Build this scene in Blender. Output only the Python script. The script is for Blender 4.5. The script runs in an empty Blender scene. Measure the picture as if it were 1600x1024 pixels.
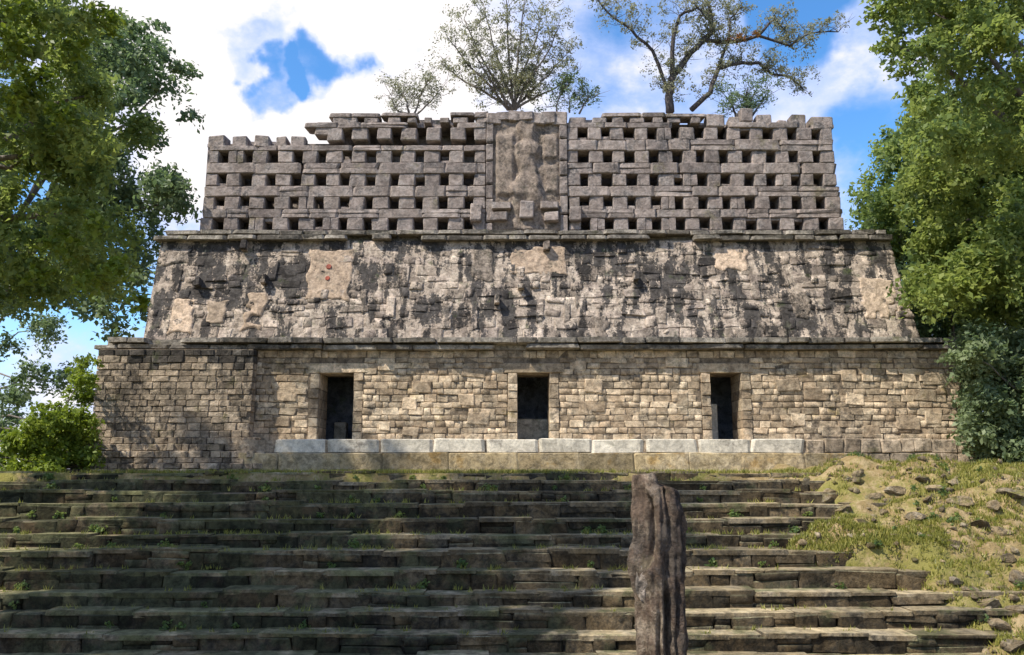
import bpy, bmesh, math, random
import numpy as np
from mathutils import Vector, Euler, Matrix

random.seed(7)
RNG = np.random.default_rng(7)
sc = bpy.context.scene
COL = sc.collection
RAD = math.radians

# ------------------------------------------------------------------ camera
CAM_Z = 3.5
PITCH = RAD(10.0)
FPX = 1280.0                      # focal length in photograph pixels (1600 wide)
cam_d = bpy.data.cameras.new('camera')
cam_d.sensor_width = 36.0
cam_d.lens = 36.0 * FPX / 1600.0
cam_d.clip_start = 0.05
cam_d.clip_end = 6000.0
cam = bpy.data.objects.new('camera', cam_d)
COL.objects.link(cam)
cam.location = (0, 0, CAM_Z)
cam.rotation_euler = (RAD(90) + PITCH, 0, 0)
sc.camera = cam

CP, SP = math.cos(PITCH), math.sin(PITCH)


def at(px, py, Y):
    """survey helper: the point of the plane y = Y seen at a photograph pixel"""
    v = (512.0 - py) / FPX
    t = Y / (CP - SP * v)
    return Vector(((px - 800.0) / FPX * t, Y, CAM_Z + (SP + CP * v) * t))


# ------------------------------------------------------------------ light
SUN_EL, SUN_AZ = RAD(52), RAD(-124)       # azimuth from +Y, clockwise: left and a little behind the camera
to_sun = Vector((math.sin(SUN_AZ) * math.cos(SUN_EL), math.cos(SUN_AZ) * math.cos(SUN_EL), math.sin(SUN_EL)))
sun_d = bpy.data.lights.new('sun', 'SUN')
sun_d.energy = 4.0
sun_d.angle = RAD(1.0)
sun_d.color = (1.0, 0.93, 0.80)
sun = bpy.data.objects.new('sun', sun_d)
COL.objects.link(sun)
sun.location = to_sun * 60
sun.rotation_euler = to_sun.to_track_quat('Z', 'Y').to_euler()

sc.view_settings.view_transform = 'Standard'
sc.view_settings.look = 'None'
sc.view_settings.exposure = 0.82
sc.view_settings.gamma = 1.0
sc.view_settings.use_curve_mapping = False
sc.cycles.max_bounces = 6
sc.cycles.transparent_max_bounces = 4


# ------------------------------------------------------------------ node helpers
class NT:
    def __init__(self, tree):
        self.t = tree
        self.n = tree.nodes
        self.l = tree.links

    def new(self, typ, **kw):
        nd = self.n.new(typ)
        for k, v in kw.items():
            setattr(nd, k, v)
        return nd

    def put(self, sock, v):
        if isinstance(v, bpy.types.NodeSocket):
            self.l.new(v, sock)
        elif v is not None:
            if isinstance(v, (tuple, list)) and len(v) == 3 and len(sock.default_value) == 4:
                v = (*v, 1.0)
            sock.default_value = v

    def math(self, op, a, b=None, clamp=False):
        nd = self.new('ShaderNodeMath', operation=op, use_clamp=clamp)
        self.put(nd.inputs[0], a)
        if b is not None:
            self.put(nd.inputs[1], b)
        return nd.outputs[0]

    def vmath(self, op, a, b=None):
        nd = self.new('ShaderNodeVectorMath', operation=op)
        self.put(nd.inputs[0], a)
        if b is not None:
            self.put(nd.inputs[1], b)
        return nd.outputs['Value'] if op in ('DOT_PRODUCT', 'LENGTH') else nd.outputs[0]

    def noise(self, vec, scale, detail=6.0, rough=0.6, dist=0.0):
        nd = self.new('ShaderNodeTexNoise')
        self.put(nd.inputs['Vector'], vec)
        nd.inputs['Scale'].default_value = scale
        nd.inputs['Detail'].default_value = detail
        nd.inputs['Roughness'].default_value = rough
        nd.inputs['Distortion'].default_value = dist
        return nd.outputs[0]

    def ramp(self, fac, lo, hi, a=0.0, b=1.0):
        nd = self.new('ShaderNodeMapRange', interpolation_type='SMOOTHSTEP')
        self.put(nd.inputs[0], fac)
        nd.inputs[1].default_value = lo
        nd.inputs[2].default_value = hi
        nd.inputs[3].default_value = a
        nd.inputs[4].default_value = b
        return nd.outputs[0]

    def mix(self, fac, a, b):
        nd = self.new('ShaderNodeMix', data_type='RGBA')
        self.put(nd.inputs[0], fac)
        self.put(nd.inputs[6], a)
        self.put(nd.inputs[7], b)
        return nd.outputs[2]

    def scaled(self, vec, s):
        return self.vmath('MULTIPLY', vec, s)


def material(name):
    m = bpy.data.materials.new(name)
    m.use_nodes = True
    nt = NT(m.node_tree)
    bsdf = m.node_tree.nodes['Principled BSDF']
    return m, nt, bsdf


# ------------------------------------------------------------------ sky
world = bpy.data.worlds.new('World')
sc.world = world
world.use_nodes = True
w = NT(world.node_tree)
bg = world.node_tree.nodes['Background']
sky = w.new('ShaderNodeTexSky', sky_type='NISHITA')
sky.sun_disc = False
sky.sun_elevation = SUN_EL
sky.sun_rotation = SUN_AZ
sky.altitude = 200
sky.air_density = 1.0
sky.dust_density = 0.4
sky.ozone_density = 3.0
hs = w.new('ShaderNodeHueSaturation')
hs.inputs['Saturation'].default_value = 1.25
hs.inputs['Value'].default_value = 1.0
w.put(hs.inputs['Color'], sky.outputs[0])
wdir = w.new('ShaderNodeTexCoord').outputs['Generated']
cn = w.noise(w.scaled(wdir, (1.0, 1.0, 1.6)), 2.6, 9.0, 0.60, 0.35)
cn2 = w.noise(w.scaled(wdir, (1.0, 1.0, 1.5)), 9.0, 7.0, 0.62)
cov = w.math('ADD', w.math('MULTIPLY', cn, 0.62), w.math('MULTIPLY', cn2, 0.38))


def dir_px(px, py):
    v = at(px, py, 10.0) - Vector((0, 0, CAM_Z))
    return v.normalized()


# cloud banks (+) and openings (-): direction, inner angle, outer angle, amount
wn = w.new('ShaderNodeTexNoise')
w.put(wn.inputs['Vector'], wdir)
wn.inputs['Scale'].default_value = 14.0
wn.inputs['Detail'].default_value = 5.0
wwarp = w.vmath('NORMALIZE', w.vmath('ADD', w.vmath('NORMALIZE', wdir), w.scaled(w.vmath('SUBTRACT', wn.outputs['Color'], (0.5, 0.5, 0.5)), (0.16, 0.16, 0.16))))
BANKS = [
    ((470, 40), 4, 19, 0.30), ((620, 120), 2, 9, 0.16), ((330, 160), 2, 8, 0.14), ((250, 330), 2, 10, -0.05), ((40, 500), 2, 9, -0.12), ((90, 620), 1, 5, 0.14),
    ((505, 112), 0.3, 3.2, -0.56), ((425, 132), 0.3, 2.9, -0.52), ((630, 20), 0.2, 2.2, -0.22), ((390, 40), 0.2, 3.0, -0.30),
    ((1250, -10), 1.0, 5.0, -0.26), ((1385, 205), 0.5, 4.0, -0.18), ((930, 140), 1.0, 7.0, -0.04), ((1320, 95), 2.0, 8.0, 0.09), ((930, 20), 2, 8, 0.02), ((1120, 130), 2, 8, 0.02),
    ((1020, 60), 2.0, 9.0, -0.02),
]
for (p_, a0, a1, amt) in BANKS:
    d = dir_px(*p_)
    dt = w.vmath('DOT_PRODUCT', wwarp, tuple(d))
    g = w.ramp(dt, math.cos(RAD(a1)), math.cos(RAD(a0)), 0.0, amt)
    cov = w.math('ADD', cov, g)
cmask = w.ramp(cov, 0.36, 0.64)
cwhite = w.ramp(w.math('ADD', cov, w.math('MULTIPLY', w.math('SUBTRACT', cn2, 0.5), 0.9)), 0.48, 0.84)
ccol = w.mix(cwhite, (2.7, 3.1, 4.5), (4.3, 4.12, 4.12))
skycol = w.mix(cmask, hs.outputs[0], ccol)
w.put(bg.inputs['Color'], skycol)
bg.inputs['Strength'].default_value = 0.15


# ------------------------------------------------------------------ surface materials
def stone_material(name, ca, cb, dark=(0.03, 0.03, 0.028), dark_amt=0.5, pale=(0.45, 0.42, 0.36), pale_amt=0.3,
                   moss=(0.06, 0.085, 0.02), moss_amt=0.2, streak=0.3, top=None, scale=1.0, bump=0.5, tan=None, tan_amt=0.0, mottle=0.5, vary=0.3, moss_shade_x=0.0, dark_rng=None):
    m, nt, bs = material(name)
    pos = nt.new('ShaderNodeNewGeometry').outputs['Position']
    nrm = nt.new('ShaderNodeNewGeometry').outputs['Normal']
    oi = nt.new('ShaderNodeObjectInfo').outputs['Random']
    at_ = nt.new('ShaderNodeAttribute')
    at_.attribute_name = 'tint'
    tint = nt.math('FRACT', nt.math('ADD', oi, at_.outputs['Fac']))
    big = nt.noise(pos, 0.55 * scale, 7, 0.62)
    mid = nt.noise(nt.vmath('ADD', pos, (7.3, 2.1, 5.5)), 2.3 * scale, 8, 0.66)
    fine = nt.noise(nt.vmath('ADD', pos, (1.3, 8.1, 3.5)), 13.0 * scale, 6, 0.7)
    grit = nt.noise(nt.vmath('ADD', pos, (4.3, 1.1, 9.5)), 55.0, 4, 0.7)
    strk = nt.noise(nt.scaled(pos, (2.6, 2.6, 0.35)), 1.3, 6, 0.62)
    sepz = nt.new('ShaderNodeSeparateXYZ')
    nt.put(sepz.inputs[0], nrm)
    nz = sepz.outputs[2]
    col = nt.mix(tint, ca, cb)
    col = nt.mix(nt.math('MULTIPLY', nt.ramp(fine, 0.35, 0.75), 0.45), col, tuple(0.45 * (x + y) for x, y in zip(ca, cb)))
    if tan is not None:
        col = nt.mix(nt.math('MULTIPLY', nt.ramp(big, 0.40, 0.62), tan_amt), col, tan)
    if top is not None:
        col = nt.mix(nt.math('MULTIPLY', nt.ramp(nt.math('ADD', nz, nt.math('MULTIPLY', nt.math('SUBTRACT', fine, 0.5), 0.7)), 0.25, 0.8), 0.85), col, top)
    pm = nt.math('MULTIPLY', nt.ramp(nt.math('ADD', mid, nt.math('MULTIPLY', fine, 0.35)), 0.62, 0.82), pale_amt)
    col = nt.mix(pm, col, pale)
    dm = nt.math('ADD', nt.math('ADD', nt.math('MULTIPLY', mid, 0.5), nt.math('MULTIPLY', big, 0.5)), nt.math('MULTIPLY', nt.math('SUBTRACT', fine, 0.5), 0.5))
    dm = nt.math('ADD', dm, nt.math('MULTIPLY', nt.math('SUBTRACT', strk, 0.5), streak))
    dlo, dhi = dark_rng or (0.66 - 0.32 * dark_amt, 0.74 - 0.18 * dark_amt)
    dmask = nt.math('MULTIPLY', nt.ramp(dm, dlo, dhi), min(1.0, 0.55 + dark_amt * 0.4))
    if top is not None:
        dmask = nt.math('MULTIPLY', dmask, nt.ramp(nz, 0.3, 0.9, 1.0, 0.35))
    col = nt.mix(dmask, col, dark)
    mm = nt.noise(nt.vmath('ADD', pos, (17.3, 3.1, 15.5)), 1.6 * scale, 7, 0.65)
    if moss_shade_x:
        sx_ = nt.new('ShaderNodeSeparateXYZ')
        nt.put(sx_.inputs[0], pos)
        mm = nt.math('ADD', mm, nt.ramp(sx_.outputs[0], -6.0, 3.0, moss_shade_x, 0.0))  # moss colour grows leftward, painting the shaded side of the stairs cooler and darker
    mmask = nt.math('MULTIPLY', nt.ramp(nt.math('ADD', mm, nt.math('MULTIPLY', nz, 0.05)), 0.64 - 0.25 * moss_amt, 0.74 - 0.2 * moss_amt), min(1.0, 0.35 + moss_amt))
    col = nt.mix(mmask, col, moss)
    col = nt.mix(nt.math('MULTIPLY', nt.ramp(grit, 0.3, 0.7), 0.22), col, (0.02, 0.02, 0.02))
    blot = nt.noise(nt.vmath('ADD', pos, (3.7, 11.1, 6.2)), 4.6 * scale, 9, 0.78, 0.4)
    val = nt.ramp(blot, 0.34, 0.66, 1.0 - mottle, 1.0 + mottle)
    per = nt.math('FRACT', nt.math('MULTIPLY', tint, 7.31))
    val = nt.math('MULTIPLY', val, nt.ramp(per, 0.0, 1.0, 1.0 - vary, 1.0 + vary))
    hv = nt.new('ShaderNodeHueSaturation')
    nt.put(hv.inputs['Value'], val)
    nt.put(hv.inputs['Color'], col)
    col = hv.outputs[0]
    nt.put(bs.inputs['Base Color'], col)
    bs.inputs['Roughness'].default_value = 0.95
    bs.inputs['Specular IOR Level'].default_value = 0.15
    hgt = nt.math('ADD', nt.math('MULTIPLY', fine, 0.7), nt.math('MULTIPLY', grit, 0.25))
    b = nt.new('ShaderNodeBump')
    b.inputs['Strength'].default_value = bump
    b.inputs['Distance'].default_value = 0.06
    nt.put(b.inputs['Height'], hgt)
    nt.put(bs.inputs['Normal'], b.outputs[0])
    return m


M = {}
M['wall'] = stone_material('coursed_limestone', (0.55, 0.435, 0.305), (0.385, 0.285, 0.19), dark=(0.11, 0.09, 0.075), dark_amt=0.42, pale=(0.55, 0.48, 0.36),
                           pale_amt=0.45, moss=(0.26, 0.20, 0.075), moss_amt=0.22, streak=0.35, bump=0.8)
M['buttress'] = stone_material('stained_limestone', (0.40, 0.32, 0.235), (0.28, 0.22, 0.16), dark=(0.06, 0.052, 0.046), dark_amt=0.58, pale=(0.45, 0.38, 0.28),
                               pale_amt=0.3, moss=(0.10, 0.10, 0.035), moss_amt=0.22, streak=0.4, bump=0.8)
M['mortar'] = stone_material('lime_mortar', (0.27, 0.21, 0.15), (0.21, 0.165, 0.12), dark=(0.05, 0.045, 0.04), dark_amt=0.5, pale_amt=0.1, bump=0.9)
M['jamb'] = stone_material('dressed_limestone', (0.48, 0.42, 0.32), (0.40, 0.35, 0.27), dark=(0.12, 0.10, 0.085), dark_amt=0.15, pale_amt=0.4, moss_amt=0.05, bump=0.5)
M['frieze'] = stone_material('lichened_rubble', (0.46, 0.375, 0.30), (0.29, 0.235, 0.20), dark=(0.034, 0.033, 0.035), dark_amt=0.86, pale=(0.54, 0.455, 0.37),
                             pale_amt=0.85, moss=(0.13, 0.13, 0.09), moss_amt=0.2, streak=1.2, bump=1.0, scale=1.5, mottle=0.5, vary=0.35, dark_rng=(0.45, 0.54))
M['frieze_bed'] = stone_material('frieze_mortar', (0.38, 0.31, 0.25), (0.31, 0.255, 0.21), dark=(0.03, 0.03, 0.032), dark_amt=0.88, pale=(0.52, 0.44, 0.36), pale_amt=0.8, streak=1.2, bump=1.0, scale=1.5, mottle=0.5, dark_rng=(0.45, 0.54))
M['plaster'] = stone_material('old_stucco', (0.50, 0.375, 0.275), (0.44, 0.345, 0.26), dark=(0.10, 0.085, 0.075), dark_amt=0.30, pale=(0.55, 0.45, 0.36),
                              pale_amt=0.3, moss=(0.17, 0.15, 0.11), moss_amt=0.2, bump=0.6, scale=1.6, mottle=0.45, vary=0.2)
M['comb'] = stone_material('grey_lattice_stone', (0.345, 0.285, 0.25), (0.26, 0.215, 0.195), dark=(0.07, 0.066, 0.068), dark_amt=0.48, pale=(0.38, 0.35, 0.33),
                           pale_amt=0.4, moss=(0.17, 0.15, 0.07), moss_amt=0.16, streak=0.3, bump=1.0, mottle=0.42, vary=0.13)
M['cornice'] = stone_material('blackened_slab', (0.27, 0.24, 0.20), (0.20, 0.175, 0.15), dark=(0.04, 0.04, 0.04), dark_amt=0.60, pale=(0.42, 0.38, 0.32),
                              pale_amt=0.5, moss=(0.12, 0.12, 0.05), moss_amt=0.2, streak=0.15, bump=0.8)
M['strip'] = stone_material('pale_kerb_stone', (0.66, 0.60, 0.49), (0.58, 0.53, 0.44), dark=(0.2, 0.17, 0.14), dark_amt=0.42, pale_amt=0.5, moss_amt=0.08, bump=0.5, mottle=0.3, vary=0.12)
M['base'] = stone_material('ochre_base_course', (0.36, 0.275, 0.155), (0.31, 0.25, 0.15), dark=(0.14, 0.11, 0.07), dark_amt=0.32, pale_amt=0.2,
                           moss=(0.30, 0.18, 0.05), moss_amt=0.28, bump=0.7)
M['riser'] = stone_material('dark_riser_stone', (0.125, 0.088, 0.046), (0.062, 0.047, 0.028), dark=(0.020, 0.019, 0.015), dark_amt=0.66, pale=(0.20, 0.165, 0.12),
                           pale_amt=0.22, moss=(0.048, 0.054, 0.026), moss_amt=0.34, streak=0.2, top=(0.20, 0.18, 0.11), bump=1.0, mottle=0.6, vary=0.4, moss_shade_x=0.15)
M['step'] = stone_material('pale_tread_slab', (0.235, 0.18, 0.105), (0.14, 0.108, 0.066), dark=(0.035, 0.033, 0.027), dark_amt=0.5, pale=(0.38, 0.34, 0.27),
                           moss=(0.095, 0.105, 0.045), moss_amt=0.40, streak=0.2, top=(0.37, 0.295, 0.175), bump=1.0, moss_shade_x=0.14, mottle=0.5, vary=0.3)  # treads take a paler colour on upward faces than on the sides
M['stela'] = stone_material('eroded_stalactite', (0.135, 0.094, 0.066), (0.098, 0.07, 0.052), dark=(0.026, 0.022, 0.022), dark_amt=0.62, pale=(0.33, 0.27, 0.20),
                            pale_amt=0.6, moss=(0.10, 0.085, 0.05), moss_amt=0.2, streak=0.7, bump=1.0, scale=2.0)
M['rock'] = stone_material('loose_limestone', (0.30, 0.225, 0.13), (0.17, 0.13, 0.08), dark=(0.06, 0.05, 0.035), dark_amt=0.5, pale_amt=0.3,
                           moss=(0.13, 0.12, 0.03), moss_amt=0.45, bump=1.0, scale=2.0)
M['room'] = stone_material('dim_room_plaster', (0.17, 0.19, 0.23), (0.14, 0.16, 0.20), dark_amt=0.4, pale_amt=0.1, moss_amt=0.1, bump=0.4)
M['relief'] = stone_material('eroded_stucco', (0.46, 0.36, 0.285), (0.38, 0.305, 0.25), dark=(0.09, 0.085, 0.075), dark_amt=0.38, pale=(0.46, 0.38, 0.31), pale_amt=0.5,
                             moss=(0.12, 0.12, 0.09), moss_amt=0.3, streak=0.6, bump=1.0, scale=1.7, mottle=0.5)
M['black'] = stone_material('dark_limestone', (0.10, 0.085, 0.07), (0.055, 0.048, 0.042), dark=(0.025, 0.023, 0.022), dark_amt=0.6, pale_amt=0.15, moss_amt=0.15, bump=0.8)
M['stained_stucco'] = stone_material('stained_stucco', (0.44, 0.355, 0.285), (0.34, 0.28, 0.23), dark=(0.05, 0.047, 0.045), dark_amt=0.74, pale=(0.52, 0.44, 0.36), pale_amt=0.6,
                                   moss=(0.13, 0.13, 0.10), moss_amt=0.2, streak=0.8, bump=1.0, scale=1.8, mottle=0.6)
M['red'] = stone_material('faded_red_paint', (0.33, 0.09, 0.06), (0.25, 0.07, 0.05), dark_amt=0.1, pale_amt=0.1, moss_amt=0.0, bump=0.3)


def ground_material():
    m, nt, bs = material('jungle_ground')
    pos = nt.new('ShaderNodeNewGeometry').outputs['Position']
    a = nt.noise(pos, 0.9, 8, 0.65)
    b_ = nt.noise(pos, 4.5, 8, 0.7)
    c_ = nt.noise(pos, 22.0, 6, 0.7)
    far = nt.noise(pos, 0.03, 6, 0.6)
    col = nt.mix(nt.ramp(b_, 0.42, 0.62), (0.25, 0.18, 0.085), (0.38, 0.285, 0.16))
    col = nt.mix(nt.math('MULTIPLY', nt.ramp(nt.math('ADD', nt.math('MULTIPLY', a, 0.7), nt.math('MULTIPLY', c_, 0.3)), 0.45, 0.58), 0.82), col, (0.19, 0.185, 0.045))
    col = nt.mix(nt.math('MULTIPLY', nt.ramp(c_, 0.52, 0.75), 0.6), col, (0.09, 0.075, 0.035))
    sep = nt.new('ShaderNodeSeparateXYZ')
    nt.put(sep.inputs[0], pos)
    dist = nt.vmath('LENGTH', nt.vmath('SUBTRACT', pos, (0, 16, 3)))
    col = nt.mix(nt.ramp(dist, 26, 60), col, nt.mix(far, (0.035, 0.06, 0.02), (0.06, 0.085, 0.03)))
    nt.put(bs.inputs['Base Color'], col)
    bs.inputs['Roughness'].default_value = 1.0
    bs.inputs['Specular IOR Level'].default_value = 0.1
    bm = nt.new('ShaderNodeBump')
    bm.inputs['Strength'].default_value = 0.9
    bm.inputs['Distance'].default_value = 0.08
    nt.put(bm.inputs['Height'], nt.math('ADD', b_, nt.math('MULTIPLY', c_, 0.5)))
    nt.put(bs.inputs['Normal'], bm.outputs[0])
    return m


M['ground'] = ground_material()


def leaf_material(name, c0, c1, c2, trans=0.35, tcol=(0.34, 0.42, 0.09)):
    m, nt, bs = material(name)
    a = nt.new('ShaderNodeAttribute')
    a.attribute_name = 'tint'
    cr = nt.new('ShaderNodeValToRGB')
    nt.put(cr.inputs[0], a.outputs['Fac'])
    e = cr.color_ramp.elements
    e[0].position, e[0].color = 0.05, (*c0, 1)
    e[1].position, e[1].color = 0.95, (*c2, 1)
    mid = e.new(0.5)
    mid.color = (*c1, 1)
    nt.put(bs.inputs['Base Color'], cr.outputs[0])
    bs.inputs['Roughness'].default_value = 0.5
    bs.inputs['Specular IOR Level'].default_value = 0.35
    tr = nt.new('ShaderNodeBsdfTranslucent')
    tm = nt.new('ShaderNodeMix', data_type='RGBA', blend_type='MIX')
    tm.inputs[0].default_value = 0.55
    nt.put(tm.inputs[6], cr.outputs[0])
    nt.put(tm.inputs[7], tcol)
    nt.put(tr.inputs[0], tm.outputs[2])
    mx = nt.new('ShaderNodeMixShader')
    mx.inputs[0].default_value = trans
    nt.l.new(bs.outputs[0], mx.inputs[1])
    nt.l.new(tr.outputs[0], mx.inputs[2])
    out = m.node_tree.nodes['Material Output']
    nt.l.new(mx.outputs[0], out.inputs[0])
    return m


M['leaf'] = leaf_material('jungle_leaf', (0.070, 0.125, 0.048), (0.145, 0.210, 0.062), (0.26, 0.305, 0.075), 0.52)
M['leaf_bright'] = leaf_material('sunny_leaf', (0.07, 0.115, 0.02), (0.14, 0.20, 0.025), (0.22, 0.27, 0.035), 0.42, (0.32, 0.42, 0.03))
M['leaf_cool'] = leaf_material('grey_green_leaf', (0.092, 0.145, 0.080), (0.155, 0.215, 0.115), (0.235, 0.29, 0.15), 0.50, (0.14, 0.22, 0.06))
M['leaf_dry'] = leaf_material('thin_dry_leaf', (0.19, 0.195, 0.13), (0.26, 0.26, 0.17), (0.34, 0.33, 0.20), 0.5, (0.28, 0.29, 0.13))
M['leaf_rust'] = leaf_material('rusty_leaf', (0.20, 0.09, 0.03), (0.28, 0.13, 0.035), (0.34, 0.2, 0.05), 0.35, (0.4, 0.2, 0.05))
M['grass'] = leaf_material('short_grass', (0.10, 0.115, 0.02), (0.21, 0.21, 0.04), (0.34, 0.30, 0.08), 0.3, (0.3, 0.32, 0.05))


def bark_material(name, c0, c1):
    m, nt, bs = material(name)
    pos = nt.new('ShaderNodeNewGeometry').outputs['Position']
    n = nt.noise(nt.scaled(pos, (6, 6, 1.5)), 2.0, 7, 0.65)
    nt.put(bs.inputs['Base Color'], nt.mix(nt.ramp(n, 0.35, 0.65), c0, c1))
    bs.inputs['Roughness'].default_value = 0.95
    b = nt.new('ShaderNodeBump')
    b.inputs['Distance'].default_value = 0.03
    nt.put(b.inputs['Height'], n)
    nt.put(bs.inputs['Normal'], b.outputs[0])
    return m


M['bark'] = bark_material('grey_brown_bark', (0.10, 0.085, 0.075), (0.22, 0.19, 0.165))
M['bark_dark'] = bark_material('dark_bark', (0.045, 0.038, 0.04), (0.10, 0.085, 0.08))


# ------------------------------------------------------------------ object helpers
def link(name, data, mat=None, parent=None, kind=None, label=None, cat=None, group=None):
    o = bpy.data.objects.new(name, data)
    COL.objects.link(o)
    if mat is not None and data is not None and not data.materials:
        data.materials.append(mat)
    if parent is not None:
        o.parent = parent
    if kind: o['kind'] = kind
    if label: o['label'] = label
    if cat: o['category'] = cat
    if group: o['group'] = group
    return o


def thing(name, loc, label, cat, group=None):
    o = link(name, None, label=label, cat=cat, group=group)
    o.location = loc
    o.empty_display_size = 0.3
    return o


def part(name, mesh, mat, root, kind=None, label=None):
    """a part of `root` whose mesh is written in world coordinates"""
    o = link(name, mesh, mat, root, kind, label)
    o.location = -Vector(root.location)
    return o


def mesh_np(name, V, F, tint=None, smooth=False):
    """V (n,3), F (m,k) with one face size"""
    V = np.asarray(V, np.float32)
    F = np.asarray(F, np.int32)
    me = bpy.data.meshes.new(name)
    m, k = F.shape
    me.vertices.add(len(V))
    me.vertices.foreach_set('co', V.ravel())
    me.loops.add(m * k)
    me.loops.foreach_set('vertex_index', F.ravel())
    me.polygons.add(m)
    me.polygons.foreach_set('loop_start', np.arange(0, m * k, k, dtype=np.int32))
    me.polygons.foreach_set('loop_total', np.full(m, k, np.int32))
    if smooth:
        me.polygons.foreach_set('use_smooth', np.ones(m, bool))
    me.update(calc_edges=True)
    if tint is not None:
        a = me.attributes.new('tint', 'FLOAT', 'POINT')
        a.data.foreach_set('value', np.asarray(tint, np.float32))
    return me


class MB:
    """collects boxes and tubes; builds one mesh"""
    def __init__(self):
        self.v, self.f = [], []

    def box(self, x0, x1, y0, y1, z0, z1, jit=0.0):
        b = len(self.v)
        for x in (x0, x1):
            for y in (y0, y1):
                for z in (z0, z1):
                    self.v.append((x + random.uniform(-jit, jit), y + random.uniform(-jit, jit), z + random.uniform(-jit, jit)))
        for q in ((0, 1, 3, 2), (4, 6, 7, 5), (0, 4, 5, 1), (2, 3, 7, 6), (0, 2, 6, 4), (1, 5, 7, 3)):
            self.f.append(tuple(b + i for i in q))
        return self

    def tube(self, pts, rad, sides=6):
        pts = [Vector(p) for p in pts]
        b = len(self.v)
        n = len(pts)
        for i, p in enumerate(pts):
            t = (pts[min(i + 1, n - 1)] - pts[max(i - 1, 0)])
            if t.length < 1e-6: t = Vector((0, 0, 1))
            t.normalize()
            u = t.cross(Vector((0.3, 0.9, 0.17)))
            if u.length < 1e-3: u = t.cross(Vector((1, 0, 0)))
            u.normalize()
            w_ = t.cross(u)
            for k in range(sides):
                a = 2 * math.pi * k / sides
                self.v.append(tuple(p + (u * math.cos(a) + w_ * math.sin(a)) * rad[i]))
        for i in range(n - 1):
            for k in range(sides):
                k2 = (k + 1) % sides
                self.f.append((b + i * sides + k, b + i * sides + k2, b + (i + 1) * sides + k2, b + (i + 1) * sides + k))
        self.f.append(tuple(b + k for k in range(sides))[::-1])
        self.f.append(tuple(b + (n - 1) * sides + k for k in range(sides)))
        return self

    def mesh(self, name, bevel=0.0, smooth=False):
        me = bpy.data.meshes.new(name)
        me.from_pydata(self.v, [], self.f)
        if bevel or True:
            bm = bmesh.new()
            bm.from_mesh(me)
            if bevel:
                bmesh.ops.bevel(bm, geom=list(bm.edges), offset=bevel, segments=1, affect='EDGES', profile=0.6)
            bmesh.ops.recalc_face_normals(bm, faces=bm.faces)
            bm.to_mesh(me)
            bm.free()
        if smooth:
            for p in me.polygons: p.use_smooth = True
        return me


def stone_variant(seed, jit, bev):
    r = random.Random(seed)
    bm = bmesh.new()
    bmesh.ops.create_cube(bm, size=1.0)
    for v in bm.verts:
        v.co += Vector((r.uniform(-jit, jit), r.uniform(-jit, jit), r.uniform(-jit, jit)))
    bmesh.ops.bevel(bm, geom=list(bm.edges), offset=bev, segments=1, affect='EDGES', profile=0.7)
    bmesh.ops.triangulate(bm, faces=list(bm.faces))
    return bm


class StoneKit:
    """a dozen irregular block shapes in one material; single stones share them"""
    def __init__(self, name, mat, jit=0.06, bev=0.12, n=14, seed=0):
        self.mat, self.name = mat, name
        self.meshes, self.V, self.F = [], [], []
        for i in range(n):
            bm = stone_variant(seed * 100 + i, jit, bev)
            me = bpy.data.meshes.new(name)
            bm.to_mesh(me)
            bm.free()
            me.materials.append(mat)
            self.meshes.append(me)
            V = np.empty(len(me.vertices) * 3, np.float32)
            me.vertices.foreach_get('co', V)
            F = np.empty(len(me.loops), np.int32)
            me.loops.foreach_get('vertex_index', F)
            self.V.append(V.reshape(-1, 3))
            self.F.append(F.reshape(-1, 3))

    def one(self, name, parent, c, size, rot=(0, 0, 0), label=None):
        o = link(name, random.choice(self.meshes), None, parent, label=label)
        o.location = c
        o.scale = size
        o.rotation_euler = rot
        return o

    def many(self, name, parent, lst, most=300, stuff_name=None):
        """lst of (centre, size, rot); the largest `most` become parts, the rest one joined part"""
        lst = sorted(lst, key=lambda s: -s[1][0] * s[1][2])
        for c, s, r in lst[:most]:
            self.one(name, parent, c, s, r)
        rest = lst[most:]
        if rest:
            Vs, Fs, Ts, b = [], [], [], 0
            for c, s, r in rest:
                i = random.randrange(len(self.V))
                R = np.array(Euler(r).to_matrix(), np.float32)
                V = (self.V[i] * np.array(s, np.float32)) @ R.T + np.array(c, np.float32)
                Vs.append(V)
                Fs.append(self.F[i] + b)
                Ts.append(np.full(len(V), random.random(), np.float32))
                b += len(V)
            me = mesh_np(self.name, np.concatenate(Vs), np.concatenate(Fs), np.concatenate(Ts))
            link(stuff_name or name, me, self.mat, parent, kind='stuff')


def jr(a):
    return random.uniform(-a, a)


KW = StoneKit('wall_stone', M['wall'], 0.08, 0.05, seed=1)
KBT = StoneKit('buttress_stone', M['buttress'], 0.05, 0.07, seed=2)
KF = StoneKit('frieze_stone', M['frieze'], 0.09, 0.07, seed=3)
KC = StoneKit('lattice_stone', M['comb'], 0.05, 0.07, seed=4)
KDK = StoneKit('dark_stone', M['black'], 0.05, 0.07, seed=13)
KS = StoneKit('cornice_slab', M['cornice'], 0.05, 0.08, seed=5)
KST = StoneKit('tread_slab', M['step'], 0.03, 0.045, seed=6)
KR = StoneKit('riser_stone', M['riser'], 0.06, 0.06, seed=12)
KJ = StoneKit('jamb_stone', M['wall'], 0.03, 0.05, seed=7)
KK = StoneKit('kerb_block', M['strip'], 0.035, 0.06, seed=8)
KB = StoneKit('base_block', M['base'], 0.03, 0.03, seed=9)
KP = StoneKit('plaster_block', M['plaster'], 0.06, 0.08, seed=10)

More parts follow.
